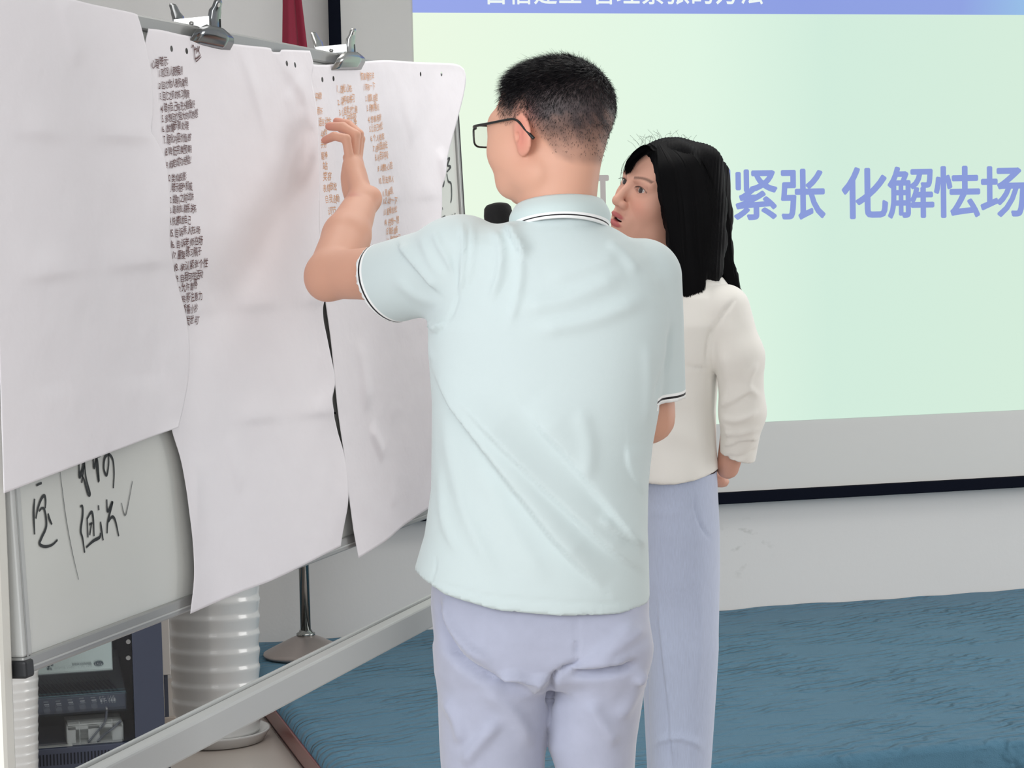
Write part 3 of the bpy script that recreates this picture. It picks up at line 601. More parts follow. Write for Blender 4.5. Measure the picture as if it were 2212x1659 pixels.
# card
d2 = .045; a_ = KK(88, 1458, d2); b_ = KK(243, 1446, d2); zc1 = KK(243, 1383, d2)[2]
cdn = empty('notice_card', (b_[0]-.1, YC+d2, b_[2])); bN = (b_[0]-.1, YC+d2, b_[2]); tag(cdn, 'pale green notice card with small printed logos behind the cabinet glass', 'card')
MB().bb((b_[0]-.36, YC+d2, b_[2]), (b_[0], YC+d2+.004, zc1+.03)).build('card', mat('pale_green_card', (206, 220, 216), .6), cdn, base=bN)
M_cg = mat('dark_grey_print', (70, 84, 92), .6)
def disc(px, py, rx, rz, name, m, d): 
    p = KK(px, py, d); V = [(p[0]+rx*cos(2*pi*i/24), YC+d, p[2]+rz*sin(2*pi*i/24)) for i in range(24)]; return mesh(name, V, [tuple(range(24))], m, cdn, base=bN)
disc(213, 1433, .0125, .0075, 'oval_emblem', M_cg, d2-.001)
it = []
for i, c in enumerate('JASA'): p = KK(206+i*3.6, 1435, d2); it.append((c, p[0], p[2], .0052, .0062, 0, 0))
text_mesh(it, lambda q: np.c_[q[:, 0], np.full(len(q), YC+d2-.0016), q[:, 1]]-np.array(bN), 'emblem_letters', M_pw, cdn)
for px, py, r in ((105, 1439, .003), (112, 1436, .0034), (104, 1445, .003), (110, 1445, .0026)): disc(px, py, r*1.2, r, 'dot_emblem', M_cg, d2-.001)
it = []
for i, c in enumerate('智能声光控制电器'): p = KK(155+i*5.3, 1437.5-i*.35, d2); it.append((c, p[0], p[2], .0068, .0072, 0, 0))
for i, c in enumerate('yinxiang shebei  jishu fuwu'): p = KK(118+i*3.0, 1444-i*.18, d2); it.append((c, p[0], p[2], .0042, .005, 0, 0))
text_mesh(it, lambda q: np.c_[q[:, 0], np.full(len(q), YC+d2-.001), q[:, 1]]-np.array(bN), 'small_print', M_cg, cdn)
# white socket box + cables
d3 = .05; M_wp = mat('white_plastic_translucent', (206, 208, 204), .35)
p0_ = KK(145, 1600, d3); p1_ = KK(265, 1556, d3); sx = empty('socket_box', (p0_[0], YC+d3, zs)); bX = (p0_[0], YC+d3, zs); tag(sx, 'white plastic accessory box with square openings on the cabinet shelf', 'plastic box')
W_ = p1_[0]-p0_[0]; Hh = p1_[2]-zs
fr = MB().bb((0, 0, 0), (W_, .05, .006)).bb((0, 0, Hh-.004), (W_, .05, Hh)).bb((0, 0, 0), (.003, .05, Hh)).bb((W_-.003, 0, 0), (W_, .05, Hh)).bb((0, .046, 0), (W_, .05, Hh))
fr.build('tray', M_wp, sx)
for a_, b_ in ((.003, .022), (.38*W_, .58*W_), (.8*W_, W_-.003)): MB().bb((a_, -.002, .004), (b_, .002, Hh-.008)).build('front_plate', M_wp, sx)
MB().bb((.003, -.002, Hh-.014), (W_, .002, Hh-.006)).build('top_strip', M_wp, sx)
for a_ in (.22*W_, .8*W_): MB().bb((a_, -.004, .0), (a_+.0015, -.002, Hh+.006)).build('divider', M_wp, sx)
pd = KK(82, 1606, .03); pq = empty('loose_white_card', (pd[0], YC+.02, zs)); tag(pq, 'flat white folded card lying on the shelf left of the plastic box', 'card')
MB().bb((0, 0, .0005), (.085, .03, .004)).build('card', M_wp, pq)
for k, pts in enumerate((((232, 1530), (226, 1560), (206, 1585), (190, 1604)), ((262, 1556), (245, 1572), (228, 1585), (210, 1602)))):
    P = [KK(x, y, .042) for x, y in pts]; bq = P[-1]; o = MB().tube(catmull(P, 6), .0028, 8).build('audio_cable', mat('grey_cable', (90, 94, 106), .5), None, True, base=bq); o.location = bq
    tag(o, ['grey cable dropping from a bright plug across the white plastic box', 'second grey cable at the right end of the white plastic box'][k], 'cable', 'cables in the cabinet')
p = KK(231, 1528, .042); o = MB().tube([p, KK(230, 1534, .042)], .0036, 10).build('audio_plug', M_chr, None, True, base=p); o.location = p; tag(o, 'small bright metal plug at the top of the front cable', 'plug')
# ------------------------------------------------------------------ implicit surfaces for figures
def sd_ell(P, c, r, A=None):
    q = P - np.asarray(c)
    if A is not None: q = q@np.asarray(A).T
    r = np.asarray(r, float); k0 = np.linalg.norm(q/r, axis=1); k1 = np.linalg.norm(q/(r*r), axis=1)+1e-9; return k0*(k0-1)/k1
def sd_cap(P, a, b, ra, rb, flat=None):
    a = np.asarray(a, float); b = np.asarray(b, float); ba = b-a; q = P-a; t = np.clip(q@ba/(ba@ba), 0, 1); v = q - t[:, None]*ba
    if flat is not None:
        w = np.asarray(flat[0], float); w = w/np.linalg.norm(w); c = v@w; v = v + ((flat[1]-1)*c)[:, None]*w
    return np.linalg.norm(v, axis=1) - (ra+(rb-ra)*t)
def sd_loft(P, rows, n=2.4):
    """rows: (z, r_centre, half_r, f_centre, half_f) along z"""
    R = np.array(sorted(rows)); z = P[:, 2]; g = [np.interp(z, R[:, 0], R[:, i]) for i in (1, 2, 3, 4)]
    x = np.abs(P[:, 0]-g[0])/g[1]; y = np.abs(P[:, 1]-g[2])/g[3]; k = (x**n+y**n)**(1/n); d = (k-1)*np.minimum(g[1], g[3])
    return np.maximum(d, np.maximum(R[0, 0]-z, z-R[-1, 0]))
def smin(a, b, k):
    h = np.clip(.5+.5*(b-a)/k, 0, 1); return b+(a-b)*h - k*h*(1-h)
def smax(a, b, k): return -smin(-a, -b, k)
def axis_grid(lo, hi, h, fines):
    x = lo; out = [lo]
    while x < hi:
        s = h
        for a, b, hf in fines:
            if x >= a-1e-9 and x < b: s = min(s, hf)
            elif x < a and x + s > a: s = min(s, max(a-x, hf))
        x += s; out.append(x)
    return np.array(out)
def surface(fn, gx, gy, gz, band=.03):
    shp = (len(gx), len(gy), len(gz)); st = 4
    def pad(n): 
        i = np.arange(0, n, st); return i if i[-1] == n-1 else np.r_[i, n-1]
    ix, iy, iz = pad(shp[0]), pad(shp[1]), pad(shp[2])
    A = np.stack(np.meshgrid(gx[ix], gy[iy], gz[iz], indexing='ij'), -1); cs = A.shape[:3]
    D = fn(A.reshape(-1, 3)).reshape(cs)
    def cell(i, g):
        n = len(i)-1; return n
    # coarse cell diagonal
    ex = np.diff(gx[ix]); ey = np.diff(gy[iy]); ez = np.diff(gz[iz])
    diag = np.sqrt(ex[:, None, None]**2+ey[None, :, None]**2+ez[None, None, :]**2)
    mn = np.abs(D[:-1, :-1, :-1]); sg = D[:-1, :-1, :-1] < 0; mix = np.zeros_like(sg)
    for a in (0, 1):
        for b in (0, 1):
            for c in (0, 1):
                d = D[a:cs[0]-1+a, b:cs[1]-1+b, c:cs[2]-1+c]; mn = np.minimum(mn, np.abs(d)); mix |= (d < 0) != sg
    act = mix | (mn < diag*.9+.004)
    fi = np.minimum(np.searchsorted(ix, np.arange(shp[0]), side='right')-1, cs[0]-2)
    fj = np.minimum(np.searchsorted(iy, np.arange(shp[1]), side='right')-1, cs[1]-2)
    fk = np.minimum(np.searchsorted(iz, np.arange(shp[2]), side='right')-1, cs[2]-2)
    full = np.where(D < 0, -1., 1.)[:-1, :-1, :-1][np.ix_(fi, fj, fk)].astype(np.float32)
    act2 = act.copy()                                # dilate by one so that shared borders are exact
    for ax in range(3):
        s = [slice(None)]*3; t = [slice(None)]*3; s[ax] = slice(1, None); t[ax] = slice(None, -1); act2[tuple(s)] |= act[tuple(t)]
    m = act2[np.ix_(fi, fj, fk)]; I = np.argwhere(m); out = np.empty(len(I), np.float32)
    for k in range(0, len(I), 400000):
        J = I[k:k+400000]; out[k:k+400000] = fn(np.c_[gx[J[:, 0]], gy[J[:, 1]], gz[J[:, 2]]])
    full[m] = out; D = full
    s = D < 0; c = np.zeros(tuple(np.array(shp)-1), np.int8)
    for a in (0, 1):
        for b in (0, 1):
            for e in (0, 1): c += s[a:shp[0]-1+a, b:shp[1]-1+b, e:shp[2]-1+e]
    cells = np.argwhere((c > 0) & (c < 8)); idx = np.full(c.shape, -1, np.int64); idx[tuple(cells.T)] = np.arange(len(cells))
    acc = np.zeros((len(cells), 3)); cnt = np.zeros(len(cells)); G = (gx, gy, gz)
    for ax in range(3):
        for a in (0, 1):
            for b in (0, 1):
                o1 = [0, 0, 0]; oth = [k for k in range(3) if k != ax]; o1[oth[0]] = a; o1[oth[1]] = b; o2 = list(o1); o2[ax] = 1
                c1 = cells+o1; c2 = cells+o2; d1 = D[tuple(c1.T)].astype(float); d2 = D[tuple(c2.T)].astype(float); w = (d1 < 0) != (d2 < 0)
                t = np.where(w, d1/(d1-d2+1e-20), 0); p1 = np.c_[gx[c1[:, 0]], gy[c1[:, 1]], gz[c1[:, 2]]]; p2 = np.c_[gx[c2[:, 0]], gy[c2[:, 1]], gz[c2[:, 2]]]
                acc[w] += (p1+(p2-p1)*t[:, None])[w]; cnt[w] += 1
    V = acc/cnt[:, None]; Q = []
    for ax in range(3):
        o = [k for k in range(3) if k != ax]
        sl1 = [slice(1, -1)]*3; sl1[ax] = slice(0, -1); sl2 = [slice(1, -1)]*3; sl2[ax] = slice(1, None)
        A1 = s[tuple(sl1)]; A2 = s[tuple(sl2)]; E = np.argwhere(A1 != A2); flip = A1[tuple(E.T)]
        E = E + np.array([0 if k == ax else 1 for k in range(3)])
        def ci(da, db): q = E.copy(); q[:, o[0]] -= da; q[:, o[1]] -= db; return idx[tuple(q.T)]
        q = np.c_[ci(1, 1), ci(0, 1), ci(0, 0), ci(1, 0)]
        if ax == 1: flip = ~flip
        q[~flip] = q[~flip][:, ::-1]; Q.append(q)
    return V, np.vstack(Q)
def vnormals(V, Q):
    n = np.cross(V[Q[:, 2]]-V[Q[:, 0]], V[Q[:, 3]]-V[Q[:, 1]]); N_ = np.zeros_like(V)
    for k in range(4): np.add.at(N_, Q[:, k], n)
    return N_/(np.linalg.norm(N_, axis=1)[:, None]+1e-12)
def relax(V, Q, it=2, lam=.5, w=None):
    e = np.vstack([Q[:, [0, 1]], Q[:, [1, 2]], Q[:, [2, 3]], Q[:, [3, 0]]]); e = np.vstack([e, e[:, ::-1]]); cnt = np.bincount(e[:, 0], minlength=len(V))[:, None]
    for _ in range(it):
        S_ = np.stack([np.bincount(e[:, 0], weights=V[e[:, 1], k], minlength=len(V)) for k in range(3)], 1)/np.maximum(cnt, 1)
        d = lam*(S_-V); V = V + (d if w is None else d*w[:, None])
    return V
def drop(V, Q, kill):
    """remove faces all of whose vertices are marked"""
    keep = ~kill[Q].all(axis=1); Q = Q[keep]; u, inv = np.unique(Q, return_inverse=True); return V[u], inv.reshape(Q.shape), u
def rim(Q, n):
    e = np.vstack([Q[:, [0, 1]], Q[:, [1, 2]], Q[:, [2, 3]], Q[:, [3, 0]]]); e.sort(axis=1); u, c = np.unique(e, axis=0, return_counts=True)
    m = np.zeros(n, bool); m[u[c == 1].ravel()] = True; return m
def setcol(o, C, name='col'):
    a = o.data.color_attributes.new(name, 'FLOAT_COLOR', 'POINT'); a.data.foreach_set('color', np.c_[C, np.ones(len(C))].astype(np.float32).ravel())
def setfloat(o, A, name):
    a = o.data.attributes.new(name, 'FLOAT', 'POINT'); a.data.foreach_set('value', A.astype(np.float32))
def plc(c): return np.array(lin(c)[:3])
def rotx(a): return np.array([[1, 0, 0], [0, cos(a), -sin(a)], [0, sin(a), cos(a)]])
def roty(a): return np.array([[cos(a), 0, sin(a)], [0, 1, 0], [-sin(a), 0, cos(a)]])
def rotz(a): return np.array([[cos(a), -sin(a), 0], [sin(a), cos(a), 0], [0, 0, 1]])
def seg_d(x, y, pl):
    """distance in px to a polyline, side sign, and end fade"""
    best = np.full(x.shape, 1e9); sd = np.zeros(x.shape); tt = np.zeros(x.shape); L = [0]
    for (a, b) in zip(pl[:-1], pl[1:]): L.append(L[-1]+np.hypot(b[0]-a[0], b[1]-a[1]))
    for i, (a, b) in enumerate(zip(pl[:-1], pl[1:])):
        dx, dy = b[0]-a[0], b[1]-a[1]; l2 = dx*dx+dy*dy; t = np.clip(((x-a[0])*dx+(y-a[1])*dy)/l2, 0, 1); ex = x-a[0]-t*dx; ey = y-a[1]-t*dy
        d = np.hypot(ex, ey); m = d < best; best[m] = d[m]; sd[m] = np.sign(ex*dy-ey*dx)[m]; tt[m] = ((L[i]+t*(L[i+1]-L[i]))/L[-1])[m]
    return best, sd, tt
def folds(V, N_, spec, front=True):
    """spec: (polyline px, width px, height m, shape) shape 'r' ridge, 's' step (soft on one side)"""
    x, y = Lproj(V); h = np.zeros(len(V)); face = np.clip(-N_[:, 1]*1.6, 0, 1)
    for pl, w, amp, sh in spec:
        pl = [tuple(q) for q in catmull(np.array(pl, float), 5)] if len(pl) > 2 else pl
        d, sd, t = seg_d(x, y, pl); fade = np.clip(np.minimum(t, 1-t)*5+.12, 0, 1)
        if sh == 'r': g = np.exp(-(d/w)**2)
        elif sh == 's': g = np.where(sd > 0, np.exp(-(d/(w*2.6))**2), np.exp(-(d/(w*.32))**2))
        else: g = np.where(sd < 0, np.exp(-(d/(w*2.6))**2), np.exp(-(d/(w*.32))**2))
        h += amp*g*fade
    return V + N_*(h*face)[:, None]

# ---- a head in its own frame: +y face, +z up, +x to its left, origin midway between the temples at eye height
def head_sdf(q, fem=False, jaw=1.0):
    d = sd_ell(q, (0, -.018, .026), (.0745, .094, .081))
    d = smin(d, sd_ell(q, (0, .022, .02), (.066, .066, .075)), .02)
    d = smin(d, sd_ell(q, (0, .028, -.035), (.060*jaw, .056, .072)), .025)
    d = smin(d, sd_ell(q, (0, .034, -.074), (.047*jaw, .047, .036)), .022)
    d = smin(d, sd_ell(q, (0, .074, -.099), (.018, .014, .014)), .020)
    for s in (-1, 1):
        d = smin(d, sd_ell(q, (s*.040, .052, -.028), (.024, .024, .022)), .022)
        d = smin(d, sd_ell(q, (s*.050*jaw, .0, -.070), (.013, .030, .020)), .030)
        d = smin(d, sd_cap(q, (s*.012, .083, .017), (s*.044, .070, .017), .009, .008), .014)
        d = smax(d, -sd_ell(q, (s*.030, .094, .001), (.020, .013, .012)), .012)
        d = smin(d, sd_ell(q, (s*.030, .0700, .0), (.0165, .0150, .0145)), .006)
    d = smin(d, sd_cap(q, (0, .084, .008), (0, .1035, -.030), .0070, .0095), .010)
    d = smin(d, sd_ell(q, (0, .1035, -.034), (.0105, .0110, .0090)), .006)
    for s in (-1, 1):
        d = smin(d, sd_ell(q, (s*.0135, .094, -.037), (.0075, .0110, .0075)), .006)
        d = smax(d, -sd_ell(q, (s*.0065, .099, -.0445), (.0036, .0055, .0035)), .002)
    d = smin(d, sd_ell(q, (0, .0755 if fem else .080, -.062), (.030, .016, .022)), .014)
    if fem:
        d = smin(d, sd_ell(q, (0, .0890, -.0592), (.0235, .0078, .0046)), .005)
        d = smin(d, sd_ell(q, (0, .0875, -.0745), (.0200, .0080, .0054)), .005)
        d = smax(d, -sd_ell(q, (0, .0930, -.0668), (.0185, .0170, .0030)), .002)
    else:
        d = smin(d, sd_ell(q, (0, .0925, -.0625), (.0235, .0070, .0052)), .004)
        d = smin(d, sd_ell(q, (0, .0915, -.0715), (.0205, .0075, .0060)), .004)
        d = smax(d, -sd_ell(q, (0, .0995, -.0668), (.022, .0060, .0012)), .002)
    for s in (-1, 1):                                # ears
        A = rotz(s*radians(12))@rotx(radians(-12)); c = (s*.0765, -.010, -.010)
        e = sd_ell(q, c, (.0060, .0215, .0335), A.T); e = smin(e, sd_ell(q, (s*.074, -.006, -.034), (.006, .010, .011), A.T), .006)
        e = smax(e, -sd_ell(q, (s*.0845, -.007, -.008), (.0055, .0105, .020), A.T), .003)
        e = smax(e, -sd_ell(q, (s*.078, .001, -.014), (.006, .004, .008)), .003)
        d = smin(d, e, .006)
    for s in (-1, 1):                                # almond eye openings
        x = (q[:, 0]-s*.0305); zz = q[:, 2] - .0005 + s*x*-.07
        alm = np.abs(zz) - .0054*(1-(x/.0150)**2)
        d = smax(d, -np.maximum(alm*.8, .0765-q[:, 1]), .0012)
    return d
def blade_strands(roots, dirs, lens, width, bend, nseg=3, side=None):
    """flat tapering hair blades; roots (n,3), dirs (n,3) unit, bend (n,3) vector added quadratically"""
    n = len(roots); t = np.linspace(0, 1, nseg+1); P = roots[:, None]+dirs[:, None]*(lens[:, None]*t)[..., None]+bend[:, None]*(t**2)[None, :, None]*lens[:, None, None]
    T = dirs; r = RNG.normal(size=(n, 3)); s_ = np.cross(T, r); s_ /= np.linalg.norm(s_, axis=1)[:, None]+1e-9
    w = (width*(1-.85*t))[None, :, None]; A = P+s_[:, None]*w; B = P-s_[:, None]*w
    V = np.stack([A, B], 2).reshape(-1, 3); k = (np.arange(n)*(nseg+1)*2)[:, None]+(np.arange(nseg)*2)[None]; k = k.ravel()
    return V, np.c_[k, k+1, k+3, k+2]

M_skin = mat('skin', attr='col', rough=.5, sss=.06, spec=.35, bump=[(700, .08, .0006)])
def rows_px(L, f, b=None):
    """rows (y, xl, xr, half_f, f_centre offset) in photo px -> loft rows"""
    out = []
    for r in L:
        y, xl, xr, hf = r[:4]; df = r[4] if len(r) > 4 else 0; A = U(xl, y, f); B = U(xr, y, f); out.append(((A[2]+B[2])/2, (A[0]+B[0])/2, (B[0]-A[0])/2, f+df, hf))
    return out
def person(label, rf):
    base = np.array([rf[0], rf[1], 0.0]); e = empty('person', tuple(L2W(base)), -YAW); return tag(e, label, 'person'), base
def shoes(parent, base, spots, m, sole, yawd):
    for (r, f) in spots:
        V = []; c = np.array([r, f, 0]); A = rotz(yawd)
        def fn(P):
            q = (P-c)@A; d = smin(sd_ell(q, (0, .045, .035), (.045, .115, .04)), sd_ell(q, (0, -.05, .055), (.036, .055, .055)), .03); d = smin(d, sd_cap(q, (0, -.045, .06), (0, -.045, .10), .036, .04), .02); return np.maximum(d, .012-P[:, 2])
        g = lambda a, b: np.arange(a, b, .008)
        V, Q = surface(fn, g(r-.17, r+.17), g(f-.2, f+.2), g(-.01, .16)); s = mesh('shoe', V, Q, m, parent, True, base=base)
        sh = []; 
        for zz in (0.0, .014):
            for k in range(24):
                an = 2*pi*k/24; p = np.array([.044*sin(an)*(1 if cos(an) > 0 else .85), .028+.135*cos(an), zz]); sh.append(A@p + c)
        mesh('sole', sh, [tuple(range(23, -1, -1)), tuple(range(24, 48))]+[(k, (k+1) % 24, 24+(k+1) % 24, 24+k) for k in range(24)], sole, s, base=base)

# ================================================================== the man
FM = 3.45
man, bm_ = person('man seen from behind in pale mint polo shirt, left hand raised to the paper', (U(1165, 2400, FM)[0], FM))
PSI = radians(46)
hc = U(1192, 277, FM); fwd = np.array([-sin(PSI), cos(PSI), 0]); lft = np.array([-cos(PSI), -sin(PSI), 0]); up_ = np.array([0, 0, 1.])
_pt = radians(2); fwd = fwd*cos(_pt)+up_*sin(_pt)*-1; up_ = np.cross(lft, -fwd)*-1
up_ = np.cross(fwd, -lft); up_ = up_ if up_[2] > 0 else -up_
HM = np.stack([lft, fwd, up_])            # rows: x,y,z axes of the head in L
toH = lambda P: (P-hc)@HM.T
frH = lambda q: hc + np.asarray(q)@HM
UU = lambda L: [U(*p) for p in L]
sh_l = U(985, 585, 3.46); el_l = U(712, 594, 3.63); wr_l = U(783, 432, 3.835)
hand_r = []
man_fing = [  # knuckle chains: px, py, depth
    ([(757, 352, 3.868), (748, 300, 3.872), (722, 294, 3.885), (702, 303, 3.90)], .0086, .0070),
    ([(764, 345, 3.888), (769, 292, 3.895), (741, 274, 3.91), (711, 273, 3.93)], .0093, .0076),
    ([(770, 345, 3.908), (776, 290, 3.918), (752, 268, 3.935), (727, 262, 3.955)], .0086, .0070),
    ([(772, 352, 3.928), (779, 300, 3.938), (757, 282, 3.955), (736, 279, 3.975)], .0084, .0068)]
thumb = [(768, 408, 3.905), (760, 392, 3.940), (756, 366, 3.96), (750, 340, 3.975)]
el_r = U(1402, 902, 3.50); sh_r = U(1400, 610, 3.47); wr_r = U(1185, 690, 3.63); mic_h = U(1158, 640, 3.645)
mic0 = U(1190, 720, 3.64); mic1 = U(1080, 500, 3.68)
mdir = (mic1-mic0)/np.linalg.norm(mic1-mic0)
legsM_L = [(1385, 985, 1185, .060), (1500, 952, 1188, .088), (1600, 956, 1172, .082), (1700, 962, 1160, .078), (1950, 985, 1140, .062), (2200, 1005, 1125, .055), (2480, 1015, 1110, .045)]
legsM_R = [(1385, 1215, 1355, .060), (1500, 1196, 1382, .088), (1600, 1192, 1366, .082), (1700, 1206, 1362, .078), (1950, 1215, 1350, .062), (2200, 1220, 1335, .055), (2480, 1226, 1318, .045)]
shr = lambda L, k: [(y, xl+k, xr-k, hf-.01) for y, xl, xr, hf in L]
bodyrows = rows_px([(505, 1120, 1295, .042), (545, 1020, 1355, .060), (600, 990, 1395, .085), (760, 965, 1400, .10), (1000, 965, 1380, .10), (1200, 965, 1370, .095), (1250, 985, 1350, .070), (1400, 1000, 1340, .065), (1450, 1010, 1330, .06)], FM)
LLm = rows_px(shr(legsM_L, 22), FM); LRm = rows_px(shr(legsM_R, 22), FM)
def fingers_r(P, d):
    side = np.cross(mdir, [0, 1, 0]); side /= np.linalg.norm(side); o2 = np.cross(mdir, side)
    for k in range(4):
        c = mic_h + mdir*(.03-.02*k); ring = [c + .024*(cos(a)*side+sin(a)*o2) + mdir*.004*np.sin(a) for a in np.radians([200, 130, 60, -10, -70])]
        for a, b, r in zip(ring[:-1], ring[1:], (.0088, .0084, .008, .0074)): d = smin(d, sd_cap(P, a, b, r, r-.0005), .003)
    c = mic_h + mdir*.035; th = [mic_h - mdir*.02 + side*-.02+o2*-.02, c+o2*-.026+side*-.005, c+mdir*.01+side*.022+o2*-.012]
    for a, b in zip(th[:-1], th[1:]): d = smin(d, sd_cap(P, a, b, .0105, .009), .004)
    return d
def man_sdf(P):
    qh = toH(P); d = head_sdf(qh, jaw=1.14)
    for s in (-1, 1): d = smin(d, sd_ell(qh, (s*.046, .050, -.034), (.030, .036, .038)), .02); d = smin(d, sd_ell(qh, (s*.050, .056, .008), (.018, .026, .022)), .02); d = smin(d, sd_ell(qh, (s*.038, .052, -.080), (.025, .028, .026)), .016)
    nk = sd_cap(P, frH((0, -.022, -.045)), U(1200, 500, FM-.01), .052, .060); d = smin(d, nk, .022)
    d = smin(d, sd_cap(P, frH((0, -.050, -.030)), U(1210, 480, FM-.012), .040, .036), .02)
    d = smin(d, sd_loft(P, bodyrows), .03)
    d = smin(d, sd_ell(P, sh_l, (.06, .06, .06)), .02); d = smin(d, sd_cap(P, sh_l, el_l, .051, .0385), .02)
    d = smin(d, sd_ell(P, el_l + np.array([-.006, -.010, -.008]), (.032, .030, .034)), .012)
    d = smin(d, sd_cap(P, el_l, el_l*.5+wr_l*.5, .0375, .0400), .012); d = smin(d, sd_cap(P, el_l*.5+wr_l*.5, wr_l, .0395, .0265), .012)
    d = smin(d, sd_ell(P, U(806, 428, 3.828), (.014, .014, .016)), .018)
    # palm: flattened between the wrist and the knuckles
    wl = np.array([.35, .93, .1])
    for (kp, r0_, r1_), off in zip(man_fing, (-.018, -.006, .006, .018)):
        a = U(*kp[0]); w0 = wr_l + np.array([.0, off, .004]); d = smin(d, sd_cap(P, w0, a, .0155, .0115), .008)
    d = smin(d, sd_ell(P, U(762, 385, 3.875), (.021, .024, .036)), .010)
    for kp, r0_, r1_ in man_fing:
        pts = UU(kp)
        for i, (a, b) in enumerate(zip(pts[:-1], pts[1:])):
            ra = r0_+(r1_-r0_)*i/3; d = smin(d, sd_cap(P, a, b, ra+.0006*(i > 0), ra-.0006), .0022)
    d = smin(d, sd_ell(P, U(768, 414, 3.862), (.021, .020, .030)), .012)
    tp = UU(thumb)
    for a, b, r in zip(tp[:-1], tp[1:], (.014, .0105, .0092)): d = smin(d, sd_cap(P, a, b, r, r-.001), .006)
    # right arm bent up in front of the chest round the microphone
    d = smin(d, sd_cap(P, sh_r, el_r, .048, .039), .02); d = smin(d, sd_cap(P, el_r, wr_r, .037, .026), .015)
    d = smin(d, sd_ell(P, (wr_r+mic_h)/2 + np.array([.004, -.018, 0]), (.034, .020, .036)), .012); d = fingers_r(P, d)
    d = smin(d, smin(sd_loft(P, LLm), sd_loft(P, LRm), .01), .02)
    return d
gx = axis_grid(-.38, .36, .011, [(-.345, -.205, .0030), (-.065, .175, .0026)])
gy = axis_grid(3.20, 4.02, .011, [(3.325, 3.575, .0026), (3.60, 3.70, .004), (3.79, 4.0, .0030)])
gz = axis_grid(.03, 1.76, .012, [(1.24, 1.36, .005), (1.36, 1.46, .006), (1.46, 1.73, .0026)])
V, Q = surface(man_sdf, gx, gy, gz); V = relax(V, Q, 1, .35); Nn = vnormals(V, Q)
# skin and cropped-hair colouring
q = toH(V); skin = plc((214, 163, 140)); C = np.tile(skin, (len(V), 1))
def hairline_m(q):
    """>0 inside the haired scalp, in metres from the hairline"""
    x, y, z = q.T; ax = np.abs(x)
    front = .078 - y - .30*np.clip(ax-.045, 0, 1)*0 - np.interp(z, [-.01, .01, .03, .05, .075, .11], [.050, .038, .022, .014, .010, .0])
    front = np.where(z > .082, .03, front)
    low = z - np.interp(y, [-.12, -.075, -.05, -.028, -.012, .02, .06], [-.068, -.066, -.052, -.012, .016, .002, .014])
    return np.minimum(front, low)
hl = hairline_m(q); onhead = (q[:, 2] > -.09) & (np.linalg.norm(q-np.array([0, -.01, .0]), axis=1) < .16) & (np.abs(q[:, 0]) < .0795)
nz_ = .5+.5*vnoise(q[:, 0]+q[:, 1], q[:, 2]-.3*q[:, 0], 5, ((60, .5), (130, .5), (300, .5)))
fade = .22*np.clip(hl/.012, 0, 1)+.78*np.clip(hl/.045, 0, 1)*np.clip((q[:, 2]+.085)/.115, .0, 1); fade = np.where(onhead, np.clip(fade*1.15+(nz_-.5)*.35*np.clip(hl/.01, 0, 1), 0, 1), 0)
fade = np.where(hl > 0, fade, 0)
C = C*(1-fade[:, None]*.95) + plc((46, 44, 50))*fade[:, None]*.95
pink = np.exp(-((np.linalg.norm((q-np.array([.082, -.012, -.012]))/np.array([.012, .022, .035]), axis=1))**2)); C = C*(1-.6*pink[:, None])+plc((222, 122, 112))*.6*pink[:, None]
lipm = np.exp(-((q[:, 0]/.022)**4+((q[:, 2]+.067)/.008)**4))*(q[:, 1] > .086); C = C*(1-.6*lipm[:, None])+plc((176, 104, 98))*.6*lipm[:, None]
hm = np.exp(-((V[:, 0]+.31)/.06)**2)*(V[:, 1] > 3.8); tipd = np.min([np.linalg.norm(V-U(*kp[-1]), axis=1) for kp, _, _ in man_fing], axis=0); C = C*(1-.45*np.exp(-(tipd/.022)**2)[:, None])+plc((196, 112, 104))*.45*np.exp(-(tipd/.022)**2)[:, None]
body = mesh('body', V, Q, M_skin, man, True, base=bm_); setcol(body, C)
# fingernails
M_nail = mat('fingernail', (226, 176, 164), .3)
# eyes
M_eye = mat('eye', attr='col', rough=.12, spec=.6, coat=.5)
def eyeball(c, R, gaze, parent, base, toW, iris=(52, 34, 26)):
    n, m = 40, 28; V = []; Cc = []; g = np.asarray(gaze, float); g /= np.linalg.norm(g)
    for i in range(m+1):
        for j in range(n):
            th = pi*i/m; a = 2*pi*j/n; v = np.array([sin(th)*cos(a), cos(th), sin(th)*sin(a)]); V.append(toW(np.array(c)+R*v)); an = np.degrees(np.arccos(np.clip(v@g, -1, 1)))
            Cc.append(plc((8, 8, 8)) if an < 13 else plc(iris) if an < 30 else plc((226, 218, 214)))
    Fc = [(i*n+j, i*n+(j+1) % n, (i+1)*n+(j+1) % n, (i+1)*n+j) for i in range(m) for j in range(n)]
    o = mesh('eye', np.array(V), np.array(Fc), M_eye, parent, True, base=base); setcol(o, np.array(Cc)); return o
for s in (-1, 1): eyeball((s*.0305, .0705, .0), .0118, (0, 1, -.1), man, bm_, frH)
